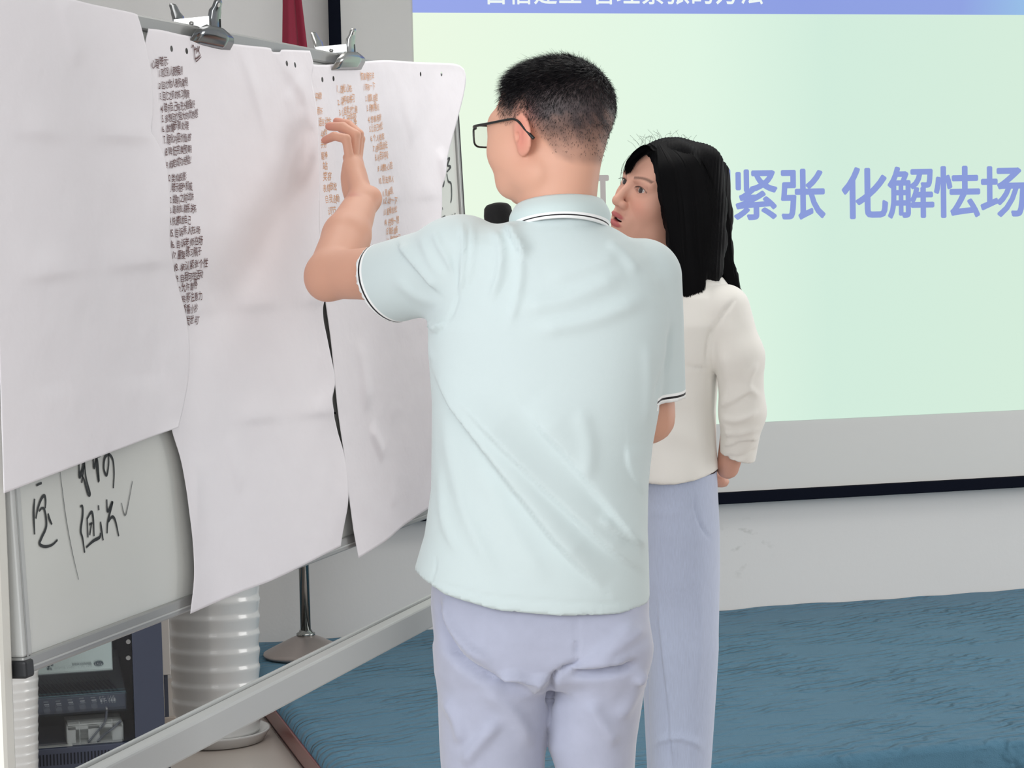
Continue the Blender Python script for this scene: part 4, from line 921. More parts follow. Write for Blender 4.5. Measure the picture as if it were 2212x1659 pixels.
# cropped hair as fine blades
M_hair = mat('black_hair', (20, 19, 23), .42, spec=.5)
ok = np.where(onhead & (hl > .0))[0]
def cropped(idx, n, seed):
    r = np.random.default_rng(seed); k = r.choice(idx, n); root = V[k]+r.normal(size=(n, 3))*.0011; nn = Nn[k]; qq = toH(root); h_ = hairline_m(qq)
    prob = np.clip(h_/.030, .015, 1)*np.clip((qq[:, 2]+.075)/.15, .05, 1)**1.5*(.55+.9*(nz_[k]-.3)); keep = r.random(n) < prob; root, nn, qq = root[keep], nn[keep], qq[keep]; m_ = len(root)
    L = np.interp(qq[:, 2], [-.08, .0, .03, .055, .08], [.0018, .0026, .0042, .009, .0145])*r.uniform(.6, 1.25, m_)
    t_top = np.clip((qq[:, 2]-.03)/.05, 0, 1)[:, None]
    comb = (1-t_top)*np.array([0, .25, -1.0]) + t_top*np.c_[.75*np.ones(m_)+.3*np.sin(qq[:, 1]*60), .05+.25*np.sin(qq[:, 0]*50), -.35*np.ones(m_)]
    comb = comb@HM; dr = nn*np.interp(qq[:, 2], [0, .05, .09], [.8, .7, .45])[:, None] + comb*.8 + r.normal(size=(m_, 3))*.22; dr /= np.linalg.norm(dr, axis=1)[:, None]
    return blade_strands(root, dr, L, .00034, comb*.45+r.normal(size=(m_, 3))*.08, 3)
hv, hf_ = cropped(ok, 60000, 4)
hr = mesh('hair', hv, hf_, M_hair, man, False, base=bm_); hr['label'] = 'short black hair clipped close at the sides and nape'
eb = []
for s in (-1, 1):
    n = 240; x = RNG.uniform(0, 1, n); root = frH(np.c_[s*(.014+.034*x), .0865-.013*x**1.6, .0205+.006*np.sin(x*2.2)+RNG.normal(size=n)*.0016]); dr = (np.c_[s*np.ones(n), np.full(n, .15), np.full(n, .35)-x*.5])@HM; dr /= np.linalg.norm(dr, axis=1)[:, None]
    a, b = blade_strands(root, dr, np.full(n, .008), .0004, dr*0, 2); mesh('eyebrow', a, b, M_hair, man, False, base=bm_)
# glasses (worn: a thing of its own)
gs = empty('glasses', tuple(L2W(hc)), -YAW); tag(gs, 'black rectangular framed glasses worn by the man in the mint polo', 'glasses'); bg_ = hc
M_fr = mat('black_glasses_frame', (18, 20, 20), .3); M_lens = mat('clear_lens', (235, 240, 245), .02, alpha=.18, spec=.8)
for s in (-1, 1):
    P = []
    for k in range(33):
        a = 2*pi*k/32; x = np.sign(cos(a))*abs(cos(a))**.45*.026; z = np.sign(sin(a))*abs(sin(a))**.5*.017; P.append(frH((s*.034+x, .114-.10*abs(s*.034+x)**1.5*2, -.004+z+.004*x*s*8*.2)))
    P = np.array(P); mbr = MB().tube(P, .0016, 8, caps=False); mbr.build('rim', M_fr, gs, True, base=bg_)
    c = P[:-1].mean(axis=0); mesh('lens', np.vstack([P[:-1], c]), [(i, (i+1) % 32, 32) for i in range(32)], M_lens, gs, True, base=bg_)
    arm = [(s*.061, .106, .008), (s*.071, .096, .010), (s*.0775, .06, .011), (s*.079, .02, .013), (s*.0800, .002, .012), (s*.0815, -.012, .004), (s*.0815, -.026, -.010), (s*.080, -.036, -.020)]
    MB().tube(frH(catmull(arm, 5)), np.interp(np.linspace(0, 1, 36), [0, .15, .6, .8, 1], [.0030, .0022, .0018, .0026, .0026]), 8).build('temple_arm', M_fr, gs, True, base=bg_)
MB().tube(frH(catmull([(-.009, .112, .002), (0, .115, .005), (.009, .112, .002)], 5)), .0015, 8).build('bridge', M_fr, gs, True, base=bg_)

# ---- polo shirt
torso = rows_px([(456, 1128, 1291, .066, -.004), (476, 1105, 1303, .080, -.004), (488, 1060, 1312, .086), (502, 1020, 1338, .092), (526, 975, 1374, .100), (560, 958, 1408, .108), (610, 952, 1438, .114), (660, 940, 1447, .120), (700, 924, 1450, .122), (760, 926, 1446, .124),
    (860, 932, 1430, .126), (960, 932, 1411, .124), (1050, 931, 1400, .124), (1150, 917, 1398, .128), (1250, 887, 1402, .134), (1360, 876, 1406, .138)], FM)
cufc = U(826, 622, 3.555); armax = el_l - sh_l; armax /= np.linalg.norm(armax); cA = U(785, 538, 3.56); cB = U(845, 705, 3.545)
vA = (cA-cB)/np.linalg.norm(cA-cB); cufn = armax - (armax@vA)*vA; cufn /= np.linalg.norm(cufn); cufc = (cA+cB)/2 + np.array([.012, -.004, 0])
scR = U(1452, 856, 3.48); scn = np.array([.0, .15, -1]); scn /= np.linalg.norm(scn)
def hemz(P):
    x = CX + FP*P[:, 0]/P[:, 1]
    y = np.interp(x, [860, 884, 950, 1060, 1200, 1330, 1402], [1240, 1250, 1285, 1312, 1324, 1327, 1316]); z = CAMH + (508 - .0229*(x-1190) - y)/FP*3.36
    return z + .012*np.clip(P[:, 1]-3.45, -.1, .2)
def shirt_sdf(P):
    d = sd_loft(P, torso, 2.3)
    sl = sd_cap(P, U(1000, 566, 3.455), U(800, 622, 3.575), .066, .0655); sl = np.minimum(sl, 9)
    d = smin(d, sl, .035)
    d = smin(d, sd_ell(P, U(990, 520, 3.45), (.055, .06, .035)), .03)
    sr = sd_cap(P, U(1388, 600, 3.465), U(1432, 900, 3.475), .062, .0375); sr = smax(sr, (P-scR)@scn, .001)
    d = smin(d, sr, .012)
    d = np.where((P[:, 0] < -.12) & (P[:, 2] > 1.27), np.maximum(d, (P-cufc)@cufn), d)
    return np.maximum(d, hemz(P)-P[:, 2])
gx = axis_grid(-.30, .33, .0046, []); gy = axis_grid(3.26, 3.68, .0052, []); gz = axis_grid(.80, 1.50, .0046, [])
V, Q = surface(shirt_sdf, gx, gy, gz)
dc = (V-cufc)@cufn; dr_ = (V-scR)@scn; dh_ = hemz(V)-V[:, 2]
cut = ((dc > -.0022) & (V[:, 0] < -.12) & (V[:, 2] > 1.27)) | ((dr_ > -.0022) & (V[:, 0] > .226) & (V[:, 2] < 1.25) & (V[:, 2] > scR[2]-.02)) | (dh_ > -.0022)
V, Q, u = drop(V, Q, cut); 
edge = np.zeros(len(V), bool)
V = relax(V, Q, 1, .3); rm = rim(Q, len(V)); dh_ = hemz(V)-V[:, 2]; lo_ = rm & (V[:, 2] < 1.05); V[lo_, 2] += dh_[lo_]
dcc = (V-cufc)@cufn; m_ = rm & (np.abs(dcc) < .012) & (V[:, 0] < -.12) & (V[:, 2] > 1.27); V[m_] -= dcc[m_][:, None]*cufn
dcc = (V-scR)@scn; m_ = rm & (np.abs(dcc) < .012) & (V[:, 0] > .2) & (V[:, 2] > 1.1) & (V[:, 2] < 1.3); V[m_] -= dcc[m_][:, None]*scn
Nn = vnormals(V, Q)
shirt_folds = [
    ([(935, 790), (985, 880), (1060, 985), (1140, 1090), (1215, 1185), (1300, 1270)], 17, .0100, 's'),
    ([(1000, 860), (1100, 975), (1200, 1075), (1310, 1180), (1395, 1235)], 18, .0065, 's'),
    ([(1130, 880), (1230, 990), (1310, 1090), (1390, 1200)], 22, .0060, 's'),
    ([(1285, 1120), (1330, 1150), (1395, 1185)], 9, .0030, 's'),
    ([(1355, 960), (1360, 1010), (1394, 1075)], 14, .0022, 's'),
    ([(960, 900), (975, 990), (1010, 1120), (1070, 1240)], 15, .0045, 'r'), ([(948, 1010), (958, 1120), (990, 1200)], 10, .0035, 'r'),
    ([(1040, 1010), (1100, 1130), (1180, 1260)], 22, .0030, 'r'),
    ([(1398, 740), (1402, 800), (1402, 860), (1398, 920)], 12, .0024, 'r'),
    ([(1120, 665), (1230, 645), (1350, 590)], 20, .0045, 'r'), ([(1150, 715), (1280, 690), (1400, 640)], 18, .0045, 'r'), ([(1180, 605), (1280, 575), (1340, 540)], 16, .0025, 'r'),
    ([(995, 480), (1002, 520), (1000, 600), (985, 640)], 7, .0060, 'r'), ([(1018, 482), (1022, 540), (1012, 620)], 8, .0030, 'r'),
    ([(1060, 490), (1082, 530), (1080, 590), (1060, 650)], 9, .0055, 'r'), ([(1085, 478), (1112, 520), (1135, 560)], 8, .0060, 's'), ([(1105, 500), (1125, 560), (1118, 640), (1100, 700)], 10, .0040, 'r'),
    ([(860, 520), (872, 545), (900, 575), (950, 630)], 8, .0055, 's'), ([(905, 505), (930, 560), (960, 600)], 9, .0035, 'r'), ([(935, 498), (955, 540), (985, 590)], 7, .0040, 'r'),
    ([(850, 600), (900, 640), (960, 660)], 12, .0030, 'r'),
    ([(975, 540), (990, 620), (975, 680), (962, 700)], 5, -.0030, 'r'),
    ([(912, 697), (940, 712), (965, 700)], 6, .0060, 's'), ([(915, 715), (935, 780)], 6, .0040, 'r'),
    ([(1250, 880), (1270, 960), (1260, 1040)], 18, .0030, 'r'), ([(1310, 520), (1345, 545), (1380, 590)], 12, .0035, 'r'), ([(1450, 700), (1440, 780), (1415, 860)], 6, -.0050, 'r'),
    ([(885, 1227), (950, 1260), (1060, 1288), (1200, 1300), (1330, 1303), (1400, 1292)], 3.5, -.0016, 'r'), ([(940, 1200), (941, 1225), (926, 1272)], 2.5, -.0025, 'r')]
V = folds(V, Nn, [(a_, b_, c_*(1 if b_ <= 4 else 1.25 if d_ == 'r' else 1.8), d_) for a_, b_, c_, d_ in shirt_folds]); Nn2 = vnormals(V, Q); V = V + Nn2*(.0008*vnoise(V[:, 0]*1.2+V[:, 2]*.6, V[:, 2], 8, ((22, .6), (45, .4))))[:, None]
# knitted shirt cloth: mint with white-black-white tipping at the cuffs
def tipped(name, attr, stops, base_rgb):
    m = mat(name, base_rgb, .8, spec=.2, sheen=.25, bump=[(900, .12, .0008), (9, .12, .006)])
    N = m.node_tree.nodes; Lk = m.node_tree.links; b = N['Principled BSDF']; a = N.new('ShaderNodeAttribute'); a.attribute_name = attr
    ml = N.new('ShaderNodeMath'); ml.operation = 'MULTIPLY'; ml.inputs[1].default_value = 20; Lk.new(a.outputs['Fac'], ml.inputs[0])
    cr = N.new('ShaderNodeValToRGB'); cr.color_ramp.interpolation = 'CONSTANT'; es = cr.color_ramp.elements
    es[0].position = 0; es[0].color = lin((244, 246, 246)); es[1].position = stops[-1][0]*20; es[1].color = lin(base_rgb)
    for p, c in stops[:-1]: e = es.new(p*20); e.color = lin(c)
    Lk.new(ml.outputs[0], cr.inputs[0]); Lk.new(cr.outputs[0], b.inputs['Base Color']); return m
MINT = (203, 216, 217)
M_polo = tipped('mint_pique_knit', 'band', [(.0058, (34, 32, 36)), (.0092, (244, 246, 246)), (.0135, MINT)], MINT)
sh = mesh('polo_shirt', V, Q, M_polo, man, True, base=bm_)
dc = -(V-cufc)@cufn; dr_ = -(V-scR)@scn
band = np.where((V[:, 0] < -.12) & (V[:, 2] > 1.25), dc, np.where((V[:, 0] > .222) & (V[:, 2] < 1.28) & (V[:, 2] > scR[2]-.02), dr_, .05)); setfloat(sh, np.clip(band, 0, .05), 'band')
s = sh.modifiers.new('cloth', 'SOLIDIFY'); s.thickness = .0022; s.offset = -1
# collar
nA, nB = 96, 14; V = []; B_ = []
ct_ = U(1209, 442, FM-.004); cb_ = U(1209, 474, FM-.006)
for i in range(nA+1):
    a = 2*pi*i/nA; dx, dy = cos(a), sin(a)
    for j in range(nB+1):
        v = j/nB; back = (1-dy)/2
        top = ct_ + np.array([.0675*dx, .066*dy, .004+.010*back-.02*(1-back) + .002*dx]); bot = cb_ + np.array([.0755*dx, .088*dy, -.002+.004*back - .03*(1-back) - .004*abs(dx)**2])
        p = top + (bot-top)*v; out_ = np.array([dx, dy, 0])*(.006*sin(pi*min(1, v*1.15))); V.append(p+out_); B_.append((1-v)*.040)
Fc = [(i*(nB+1)+j, (i+1)*(nB+1)+j, (i+1)*(nB+1)+j+1, i*(nB+1)+j+1) for i in range(nA) for j in range(nB)]
M_collar = tipped('mint_rib_collar', 'band', [(.0036, (34, 32, 36)), (.0062, (244, 246, 246)), (.0105, (202, 217, 217))], (202, 217, 217))
co = mesh('collar', V, Fc, M_collar, sh, True, base=bm_); setfloat(co, np.array(B_), 'band'); s = co.modifiers.new('cloth', 'SOLIDIFY'); s.thickness = .003; s.offset = 0

# ---- trousers
pel = rows_px([(1225, 934, 1398, .114), (1300, 930, 1402, .118), (1360, 936, 1401, .122), (1410, 940, 1399, .122), (1448, 944, 1394, .112), (1470, 960, 1385, .09)], FM)
tL = rows_px([(1395, 942, 1207, .108), (1450, 944, 1206, .106), (1500, 945, 1194, .100), (1600, 949, 1180, .094), (1659, 953, 1177, .090), (1800, 962, 1165, .084), (1950, 975, 1155, .078), (2200, 990, 1142, .072), (2490, 998, 1132, .070)], FM)
tR = rows_px([(1395, 1204, 1398, .108), (1450, 1205, 1394, .106), (1500, 1186, 1390, .100), (1600, 1180, 1374, .094), (1659, 1200, 1370, .090), (1800, 1208, 1364, .084), (1950, 1210, 1358, .078), (2200, 1214, 1350, .072), (2490, 1218, 1345, .070)], FM)
def tr_sdf(P):
    legs = smin(sd_loft(P, tL, 2.2), sd_loft(P, tR, 2.2), .004); d = smin(legs, sd_loft(P, pel, 2.4), .016)
    for x in (1085, 1305): d = smin(d, sd_ell(P, U(x, 1400, FM-.055), (.070, .060, .062)), .03)
    return d
V, Q = surface(tr_sdf, axis_grid(-.15, .21, .0055, []), axis_grid(3.30, 3.60, .006, []), axis_grid(.03, .96, .012, [(.55, .96, .0055)]))
V, Q, u = drop(V, Q, V[:, 2] > U(1200, 1232, FM)[2]); V = relax(V, Q, 1, .4); Nn = vnormals(V, Q)
px = lambda L: [(860+x/3.463, 1180+y/3.463) for x, y in L]
tf = [(px([(300, 400), (330, 620), (440, 830), (620, 960), (800, 1040), (1000, 1090)]), 10, -.012, 'r'), (px([(340, 380), (380, 560), (520, 760), (700, 880)]), 10, .006, 'r'),
      (px([(720, 1010), (860, 970), (1000, 1000), (1140, 990)]), 8, .008, 'r'), (px([(1210, 935), (1330, 880), (1370, 860)]), 6, -.008, 'r'), (px([(1290, 950), (1500, 940), (1680, 915), (1800, 870)]), 9, -.012, 'r'), (px([(1300, 905), (1560, 890), (1740, 840)]), 10, .006, 'r'),
      (px([(1340, 510), (1345, 700), (1325, 860)]), 2.2, -.003, 'r'), (px([(1200, 930), (1160, 990), (1145, 1060), (1130, 1200)]), 6, -.010, 'r'),
      (px([(1400, 900), (1560, 760), (1780, 560)]), 12, .004, 'r'), (px([(1480, 900), (1700, 720), (1860, 600)]), 12, .0045, 'r'),
      (px([(330, 1130), (440, 1300), (480, 1480)]), 12, .005, 'r'), (px([(480, 1640), (600, 1480), (760, 1300)]), 14, .005, 'r'), (px([(620, 1060), (850, 1250), (1010, 1500)]), 16, .004, 'r'),
      (px([(1440, 1150), (1500, 1300), (1640, 1480)]), 16, .005, 'r'), (px([(1860, 960), (1760, 1120), (1650, 1300)]), 14, .004, 'r'), (px([(1760, 1020), (1850, 940)]), 8, .006, 'r'), (px([(1000, 1080), (1080, 1010)]), 7, .005, 'r')]
V = folds(V, Nn, [(a_, b_, c_*1.8, d_) for a_, b_, c_, d_ in tf]); Nn = vnormals(V, Q); V = V+Nn*(.0014*vnoise(V[:, 0]*2, V[:, 2], 18, ((16, .5), (32, .4))))[:, None]
M_trm = mat('pale_lavender_grey_cotton', (176, 180, 200), .8, sheen=.5, spec=.2, var=(40, .06), bump=[(1200, .15, .0008), (30, .1, .003)])
tr = mesh('trousers', V, Q, M_trm, man, True, base=bm_); s = tr.modifiers.new('cloth', 'SOLIDIFY'); s.thickness = .002; s.offset = -1
# light label strips seen along the left seam
shoes(man, bm_, [(U(1065, 2480, FM)[0], FM), (U(1275, 2480, FM)[0], FM+.03)], mat('black_leather', (24, 24, 26), .35), mat('black_rubber_sole', (14, 14, 14), .6), radians(8))

# microphone (held: a thing of its own)
mc = empty('microphone', tuple(L2W(mic0)), -YAW); tag(mc, 'black handheld microphone held in front of the man, its head showing over his shoulder', 'microphone')
def axtube(a, b, prof, name, m, parent):
    P = [a + (b-a)*t for t, r in prof]; return MB().tube(P, [r for t, r in prof], 28).build(name, m, parent, True, base=mic0)
M_mic = mat('black_microphone_body', (16, 17, 20), .35); M_foam = mat('black_microphone_foam', (12, 12, 15), .85, bump=[(500, .5, .001)])
axtube(mic0, mic1, [(0, .008), (.01, .0115), (.3, .0125), (.7, .015), (1, .017)], 'handle', M_mic, mc)
mt = U(1074, 441, 3.69); md = (mt-mic1)/np.linalg.norm(mt-mic1); L_ = np.linalg.norm(mt-mic1)
MB().tube([mic1+md*L_*t for t in (0, .08, .3, .6, .85, .95, 1)], [.018, .0235, .0240, .0240, .0225, .0190, .012], 32).build('head_grille', M_foam, mc, True, base=mic0)
MB().tube([mic1-md*.002, mic1+md*.004], .0195, 28).build('collar_ring', M_mic, mc, True, base=mic0)

# ================================================================== the woman
FWm = 4.50
woman, bw_ = person('woman with long straight black hair in a white cropped blouse standing behind the man', (U(1470, 2000, FWm)[0], FWm))
PW = radians(55); RW = radians(19); PT = radians(12); SH = .965
fh = np.array([-sin(PW), -cos(PW), 0]); lh = np.array([cos(PW), -sin(PW), 0])
f1 = cos(PT)*fh + sin(PT)*Z0; u1 = cos(PT)*Z0 - sin(PT)*fh
l1 = cos(RW)*lh - sin(RW)*u1; u1 = cos(RW)*u1 + sin(RW)*lh
HW = np.stack([l1, f1, u1])
eyec = U(1366, 402, FWm-.055); hcw = eyec - np.array([0, .0800, .0])@HW*SH
def toHW(P):
    q = (P-hcw)@HW.T/SH; q[:, 2] = np.where(q[:, 2] < -.005, (q[:, 2]+.005)/1.13-.005, q[:, 2]); return q
def frHW(q):
    q = np.array(q, float); q[..., 2] = np.where(q[..., 2] < -.005, (q[..., 2]+.005)*1.13-.005, q[..., 2]); return hcw + q@HW*SH
wtorso = [(575, 1395, 1520, .06), (600, 1372, 1560, .10), (640, 1362, 1590, .14), (700, 1368, 1590, .155), (760, 1376, 1572, .150), (800, 1380, 1552, .145), (880, 1376, 1545, .135), (960, 1370, 1546, .135), (1010, 1366, 1550, .14), (1060, 1362, 1552, .142)]
wbody = rows_px([(y, a+34, b-30, h-.038) for y, a, b, h in wtorso] + [(1150, 1415, 1515, .09), (1240, 1415, 1515, .09)], FWm)
wl1 = rows_px([(1200, 1415, 1460, .05), (1400, 1415, 1460, .05), (1650, 1420, 1465, .045), (1980, 1415, 1460, .045)], FWm+.07)
wl2 = rows_px([(1200, 1455, 1510, .05), (1400, 1455, 1510, .05), (1650, 1460, 1508, .045), (1980, 1465, 1505, .045)], FWm-.06)
shw = U(1566, 672, 4.402); elw = U(1600, 880, 4.405); wrw = U(1572, 1010, 4.47)
def woman_sdf(P):
    d = head_sdf(toHW(P), True)
    d = smin(d, sd_cap(P, frHW((0, -.025, -.05)), U(1450, 600, FWm+.01), .047, .052), .02)
    d = smin(d, sd_loft(P, wbody), .03)
    d = smin(d, sd_cap(P, shw, elw, .034, .031), .008); d = smin(d, sd_cap(P, elw, wrw, .034, .023), .012)
    hd = U(1540, 1030, 4.52); d = smin(d, sd_ell(P, hd, (.036, .030, .018), roty(radians(-25))), .010)
    for k in range(4):
        a = hd + np.array([-.020, -.022+.014*k, -.006]); b = a + np.array([-.030, .004, -.014]); c = b+np.array([-.016, .012, .004]); d = smin(d, sd_cap(P, a, b, .0078, .0070), .003); d = smin(d, sd_cap(P, b, c, .0070, .006), .002)
    a = hd+np.array([.0, -.024, .010]); b = a+np.array([-.03, -.012, .010]); d = smin(d, sd_cap(P, a, b, .009, .008), .004)
    # right arm on the far side
    s2_ = U(1440, 670, 4.64); e2 = U(1440, 880, 4.70); w2 = U(1500, 1010, 4.60)
    d = smin(d, sd_cap(P, s2_, e2, .034, .031), .008); d = smin(d, sd_cap(P, e2, w2, .033, .023), .012); d = smin(d, sd_ell(P, w2+np.array([.03, -.02, -.01]), (.04, .02, .02)), .01)
    d = smin(d, smin(sd_loft(P, wl1), sd_loft(P, wl2), .01), .02)
    return d
gx = axis_grid(.17, .56, .012, [(.17, .36, .0022), (.36, .47, .006)]); hy0 = hcw[1]
gy = axis_grid(4.26, 4.80, .012, [(hy0-.115, hy0+.02, .0022), (hy0+.02, hy0+.10, .005)])
gz = axis_grid(.03, 1.66, .012, [(.88, .98, .005), (1.30, 1.36, .005), (1.36, 1.60, .0022)])
V, Q = surface(woman_sdf, gx, gy, gz); V = relax(V, Q, 1, .25)
q = toHW(V); ax = np.abs(q[:, 0]); C = np.tile(plc((214, 164, 144)), (len(V), 1))
def mixc(m, c): 
    global C; m = np.clip(m, 0, 1)[:, None]; C = C*(1-m)+plc(c)*m
onface = (q[:, 1] > .03) & (np.linalg.norm(q, axis=1) < .16)
mixc(.35*np.exp(-(((ax-.042)/.02)**2+((q[:, 2]+.030)/.018)**2))*onface, (220, 140, 122))
lu = np.clip((1-((q[:, 0]/.0250)**2+((q[:, 2]+.0595)/.0056)**2))*3, 0, 1)*(q[:, 1] > .076); ll = np.clip((1-((q[:, 0]/.0225)**2+((q[:, 2]+.0748)/.0066)**2))*3, 0, 1)*(q[:, 1] > .074)
mixc(np.maximum(lu, ll)*.9, (178, 88, 90))
ins = ((q[:, 0]/.016)**2+((q[:, 2]+.0672)/.0034)**2 < 1) & (q[:, 1] > .05) & (q[:, 1] < .0850); mixc(ins*1.0, (74, 28, 30))
bx = (ax-.013)/.038; bz = .0195+.0065*np.sin(np.clip(bx, 0, 1)*2.3)
mixc(np.exp(-((q[:, 2]-bz)/.0030)**4)*((bx > 0) & (bx < 1))*onface*.72, (72, 52, 46))
ex_ = (ax-.0305); lid = .0054*(1-(ex_/.0155)**2)
mixc(np.exp(-((q[:, 2]-.0005+ax*0-lid-.0010)/.0014)**2)*(np.abs(ex_) < .0165)*onface*.9, (40, 26, 24)); mixc(.5*np.exp(-((q[:, 2]+lid+.0008)/.0012)**2)*(np.abs(ex_) < .0155)*onface, (110, 70, 62))
mixc(.30*np.exp(-((q[:, 2]-.0095)/.004)**2)*(np.abs(ex_) < .018)*onface, (160, 104, 92))
mixc(np.exp(-(np.linalg.norm(q-np.array([.035, .074, -.082]), axis=1)/.0016)**2), (110, 70, 60))
body = mesh('body', V, Q, M_skin, woman, True, base=bw_); setcol(body, C)
for s in (-1, 1): eyeball((s*.0305, .0708, .0), .0120, (.25, 1, .0), woman, bw_, frHW, (44, 30, 26))
# upper teeth
tq = []
for k in range(-5, 6): tq.append(frHW((k*.0024, +.0830-.00012*k*k*2, -.0652)))
MB().tube(np.array(tq), .0022, 8).build('teeth', mat('tooth_enamel', (232, 226, 218), .25), woman, True, base=bw_)
# eyelashes
for s in (-1, 1):
    x = np.linspace(-.0148, .0172, 16); P = frHW(np.c_[s*.0305+s*x, .0845-.012*np.clip(x+.002, 0, 1)*18*np.clip(x, 0, 1)*2, .0008+.0056*(1-(x/.0170)**2)]); MB().tube(P, np.interp(np.linspace(0, 1, 16), [0, .7, 1], [.0004, .0009, .0004]), 6).build('eyelash', M_hair, woman, base=bw_)

# ---- hair: a shell over the skull plus long falling strands
M_hairw = mat('glossy_black_hair', (5, 5, 8), .6, spec=.12)
def ppl(L): return [U(*p) for p in L]
lock_f = ppl([(1462, 345, 4.43), (1468, 430, 4.42), (1478, 520, 4.42), (1486, 600, 4.41), (1492, 660, 4.405)])
lock_m = ppl([(1515, 360, 4.47), (1520, 450, 4.47), (1522, 520, 4.46), (1520, 580, 4.44)])
lock_b = ppl([(1535, 380, 4.52), (1545, 470, 4.53), (1552, 540, 4.53), (1570, 600, 4.53), (1588, 632, 4.53)])
def whair_sdf(P):
    q = toHW(P)
    d = sd_ell(q, (0, -.018, .028), (.0865, .106, .096)); d = smin(d, sd_ell(q, (0, -.04, -.03), (.083, .075, .09)), .03)
    # open the face: carve along a swept oval around the face
    d = smax(d, -sd_ell(q, (0, .105, -.030), (.066, .085, .105)), .008)
    d = smax(d, q[:, 1]-.090, .004)
    for L, r0_, r1_, w in ((lock_f, .040, .024, .9), (lock_m, .046, .040, .9), (lock_b, .040, .014, .9)):
        n = len(L)-1
        for i in range(n):
            ra = r0_+(r1_-r0_)*i/n; rb = r0_+(r1_-r0_)*(i+1)/n; d = smin(d, sd_cap(P, L[i], L[i+1], ra, rb, ((.25, 1, 0), 1.25)), .018)
    d = smax(d, U(1490, 684, 4.4)[2]-P[:, 2], .003)
    return d
V, Q = surface(whair_sdf, axis_grid(.18, .50, .0026, []), axis_grid(4.30, 4.68, .0032, []), axis_grid(1.24, 1.64, .0030, []))
V = relax(V, Q, 5, .5); Nn = vnormals(V, Q); xx_, yy_ = Lproj(V)
V = V + Nn*(.0005*np.sin(xx_*.9+yy_*.05)+.0004*np.sin(xx_*2.1-yy_*.07))[:, None]
hw = mesh('hair', V, Q, M_hairw, woman, True, base=bw_); hw['label'] = 'long straight black hair parted near the middle'
# strands laid between guide curves (px, py, depth)
guides = [[(1419, 322), (1392, 322), (1368, 336), (1352, 356), (1347, 378)],
          ]
def strandset(gl, n, seed, width=.0006, jit=.0016, ragged=.06):
    r = np.random.default_rng(seed); G = [catmull(np.array(ppl(g)), 8) for g in gl]; m_ = len(G[0]); G = np.array(G); K = len(gl)-1; Vs = []; Fs = []; k0 = 0
    T_ = r.uniform(0, K, n); out = []
    for t in T_:
        i = min(int(t), K-1); c = G[i]*(1-(t-i))+G[i+1]*(t-i); e = 1-ragged*r.random(); c = np.stack([np.interp(np.linspace(0, e, m_), np.linspace(0, 1, m_), c[:, k]) for k in range(3)], 1)
        wob = r.normal(size=3)*jit; c = c+wob*np.linspace(.2, 1.3, m_)[:, None]+np.array([0, -abs(r.normal())*.001, 0]); out.append(c)
    out = np.array(out); w = width*np.r_[np.linspace(.6, 1, m_//2), np.linspace(1, .2, m_-m_//2)]
    A = out+np.array([1, .2, .15])*w[None, :, None]; B = out-np.array([1, .2, .15])*w[None, :, None]; Vs = np.stack([A, B], 2).reshape(-1, 3)
    k = (np.arange(n)*m_*2)[:, None]+(np.arange(m_-1)*2)[None]; k = k.ravel(); return Vs, np.c_[k, k+1, k+3, k+2]
sets = [
 ([[(1419, 320, 4.44), (1400, 312, 4.44), (1378, 322, 4.445), (1358, 345, 4.45), (1347, 376, 4.45)], [(1419, 322, 4.43), (1404, 318, 4.43), (1384, 330, 4.43), (1366, 350, 4.43), (1356, 376, 4.44)], [(1420, 325, 4.41), (1408, 326, 4.41), (1390, 336, 4.41), (1372, 352, 4.42), (1362, 368, 4.43)]], 420),
 ([[(1419, 322, 4.41), (1424, 370, 4.38), (1432, 430, 4.37), (1442, 480, 4.37), (1452, 540, 4.37), (1466, 610, 4.37), (1482, 680, 4.37)],
   [(1425, 312, 4.42), (1448, 360, 4.375), (1460, 430, 4.365), (1466, 490, 4.365), (1472, 560, 4.365), (1482, 620, 4.365), (1494, 684, 4.37)],
   [(1432, 306, 4.43), (1478, 350, 4.38), (1494, 430, 4.37), (1500, 500, 4.37), (1504, 570, 4.375), (1508, 630, 4.375), (1514, 682, 4.38)],
   [(1440, 303, 4.44), (1505, 345, 4.40), (1528, 420, 4.40), (1534, 480, 4.40), (1530, 540, 4.40), (1524, 580, 4.39), (1516, 640, 4.385)]], 2200),
 ([[(1445, 303, 4.46), (1515, 345, 4.43), (1545, 420, 4.44), (1552, 480, 4.45), (1552, 530, 4.46), (1560, 575, 4.47), (1580, 628, 4.48)],
   [(1450, 303, 4.50), (1530, 345, 4.49), (1562, 420, 4.50), (1574, 480, 4.51), (1577, 540, 4.51), (1586, 590, 4.51), (1600, 640, 4.51)]], 1100)]
for gl, n in sets:
    a, b = strandset(gl, n, n); mesh('hair_strands', a, b, M_hairw, woman, True, base=bw_)['kind'] = 'stuff'
# a few flyaway hairs
fly = []
for k in range(34):
    x = random.uniform(1375, 1500); y0 = 304+ (abs(x-1445)/70)**2*14; dx = random.uniform(-28, 28); fly.append([U(x, y0+4, 4.47), U(x+dx*.4, y0-random.uniform(6, 14), 4.47), U(x+dx, y0-random.uniform(8, 26), 4.47+random.uniform(-.02, .02))])
mb = MB()
for P in fly: mb.tube(catmull(P, 4), .00022, 3)
for P in ([(1349, 350, 4.45), (1340, 380, 4.45), (1341, 400, 4.45)], [(1360, 335, 4.45), (1343, 362, 4.45), (1345, 390, 4.45)], [(1573, 480, 4.5), (1580, 560, 4.5), (1592, 620, 4.5)], [(1570, 420, 4.5), (1578, 500, 4.5), (1583, 580, 4.5)]): mb.tube(catmull(np.array(ppl(P)), 5), .00035, 3)
mb.build('flyaway_hairs', M_hairw, woman, base=bw_)['kind'] = 'stuff'

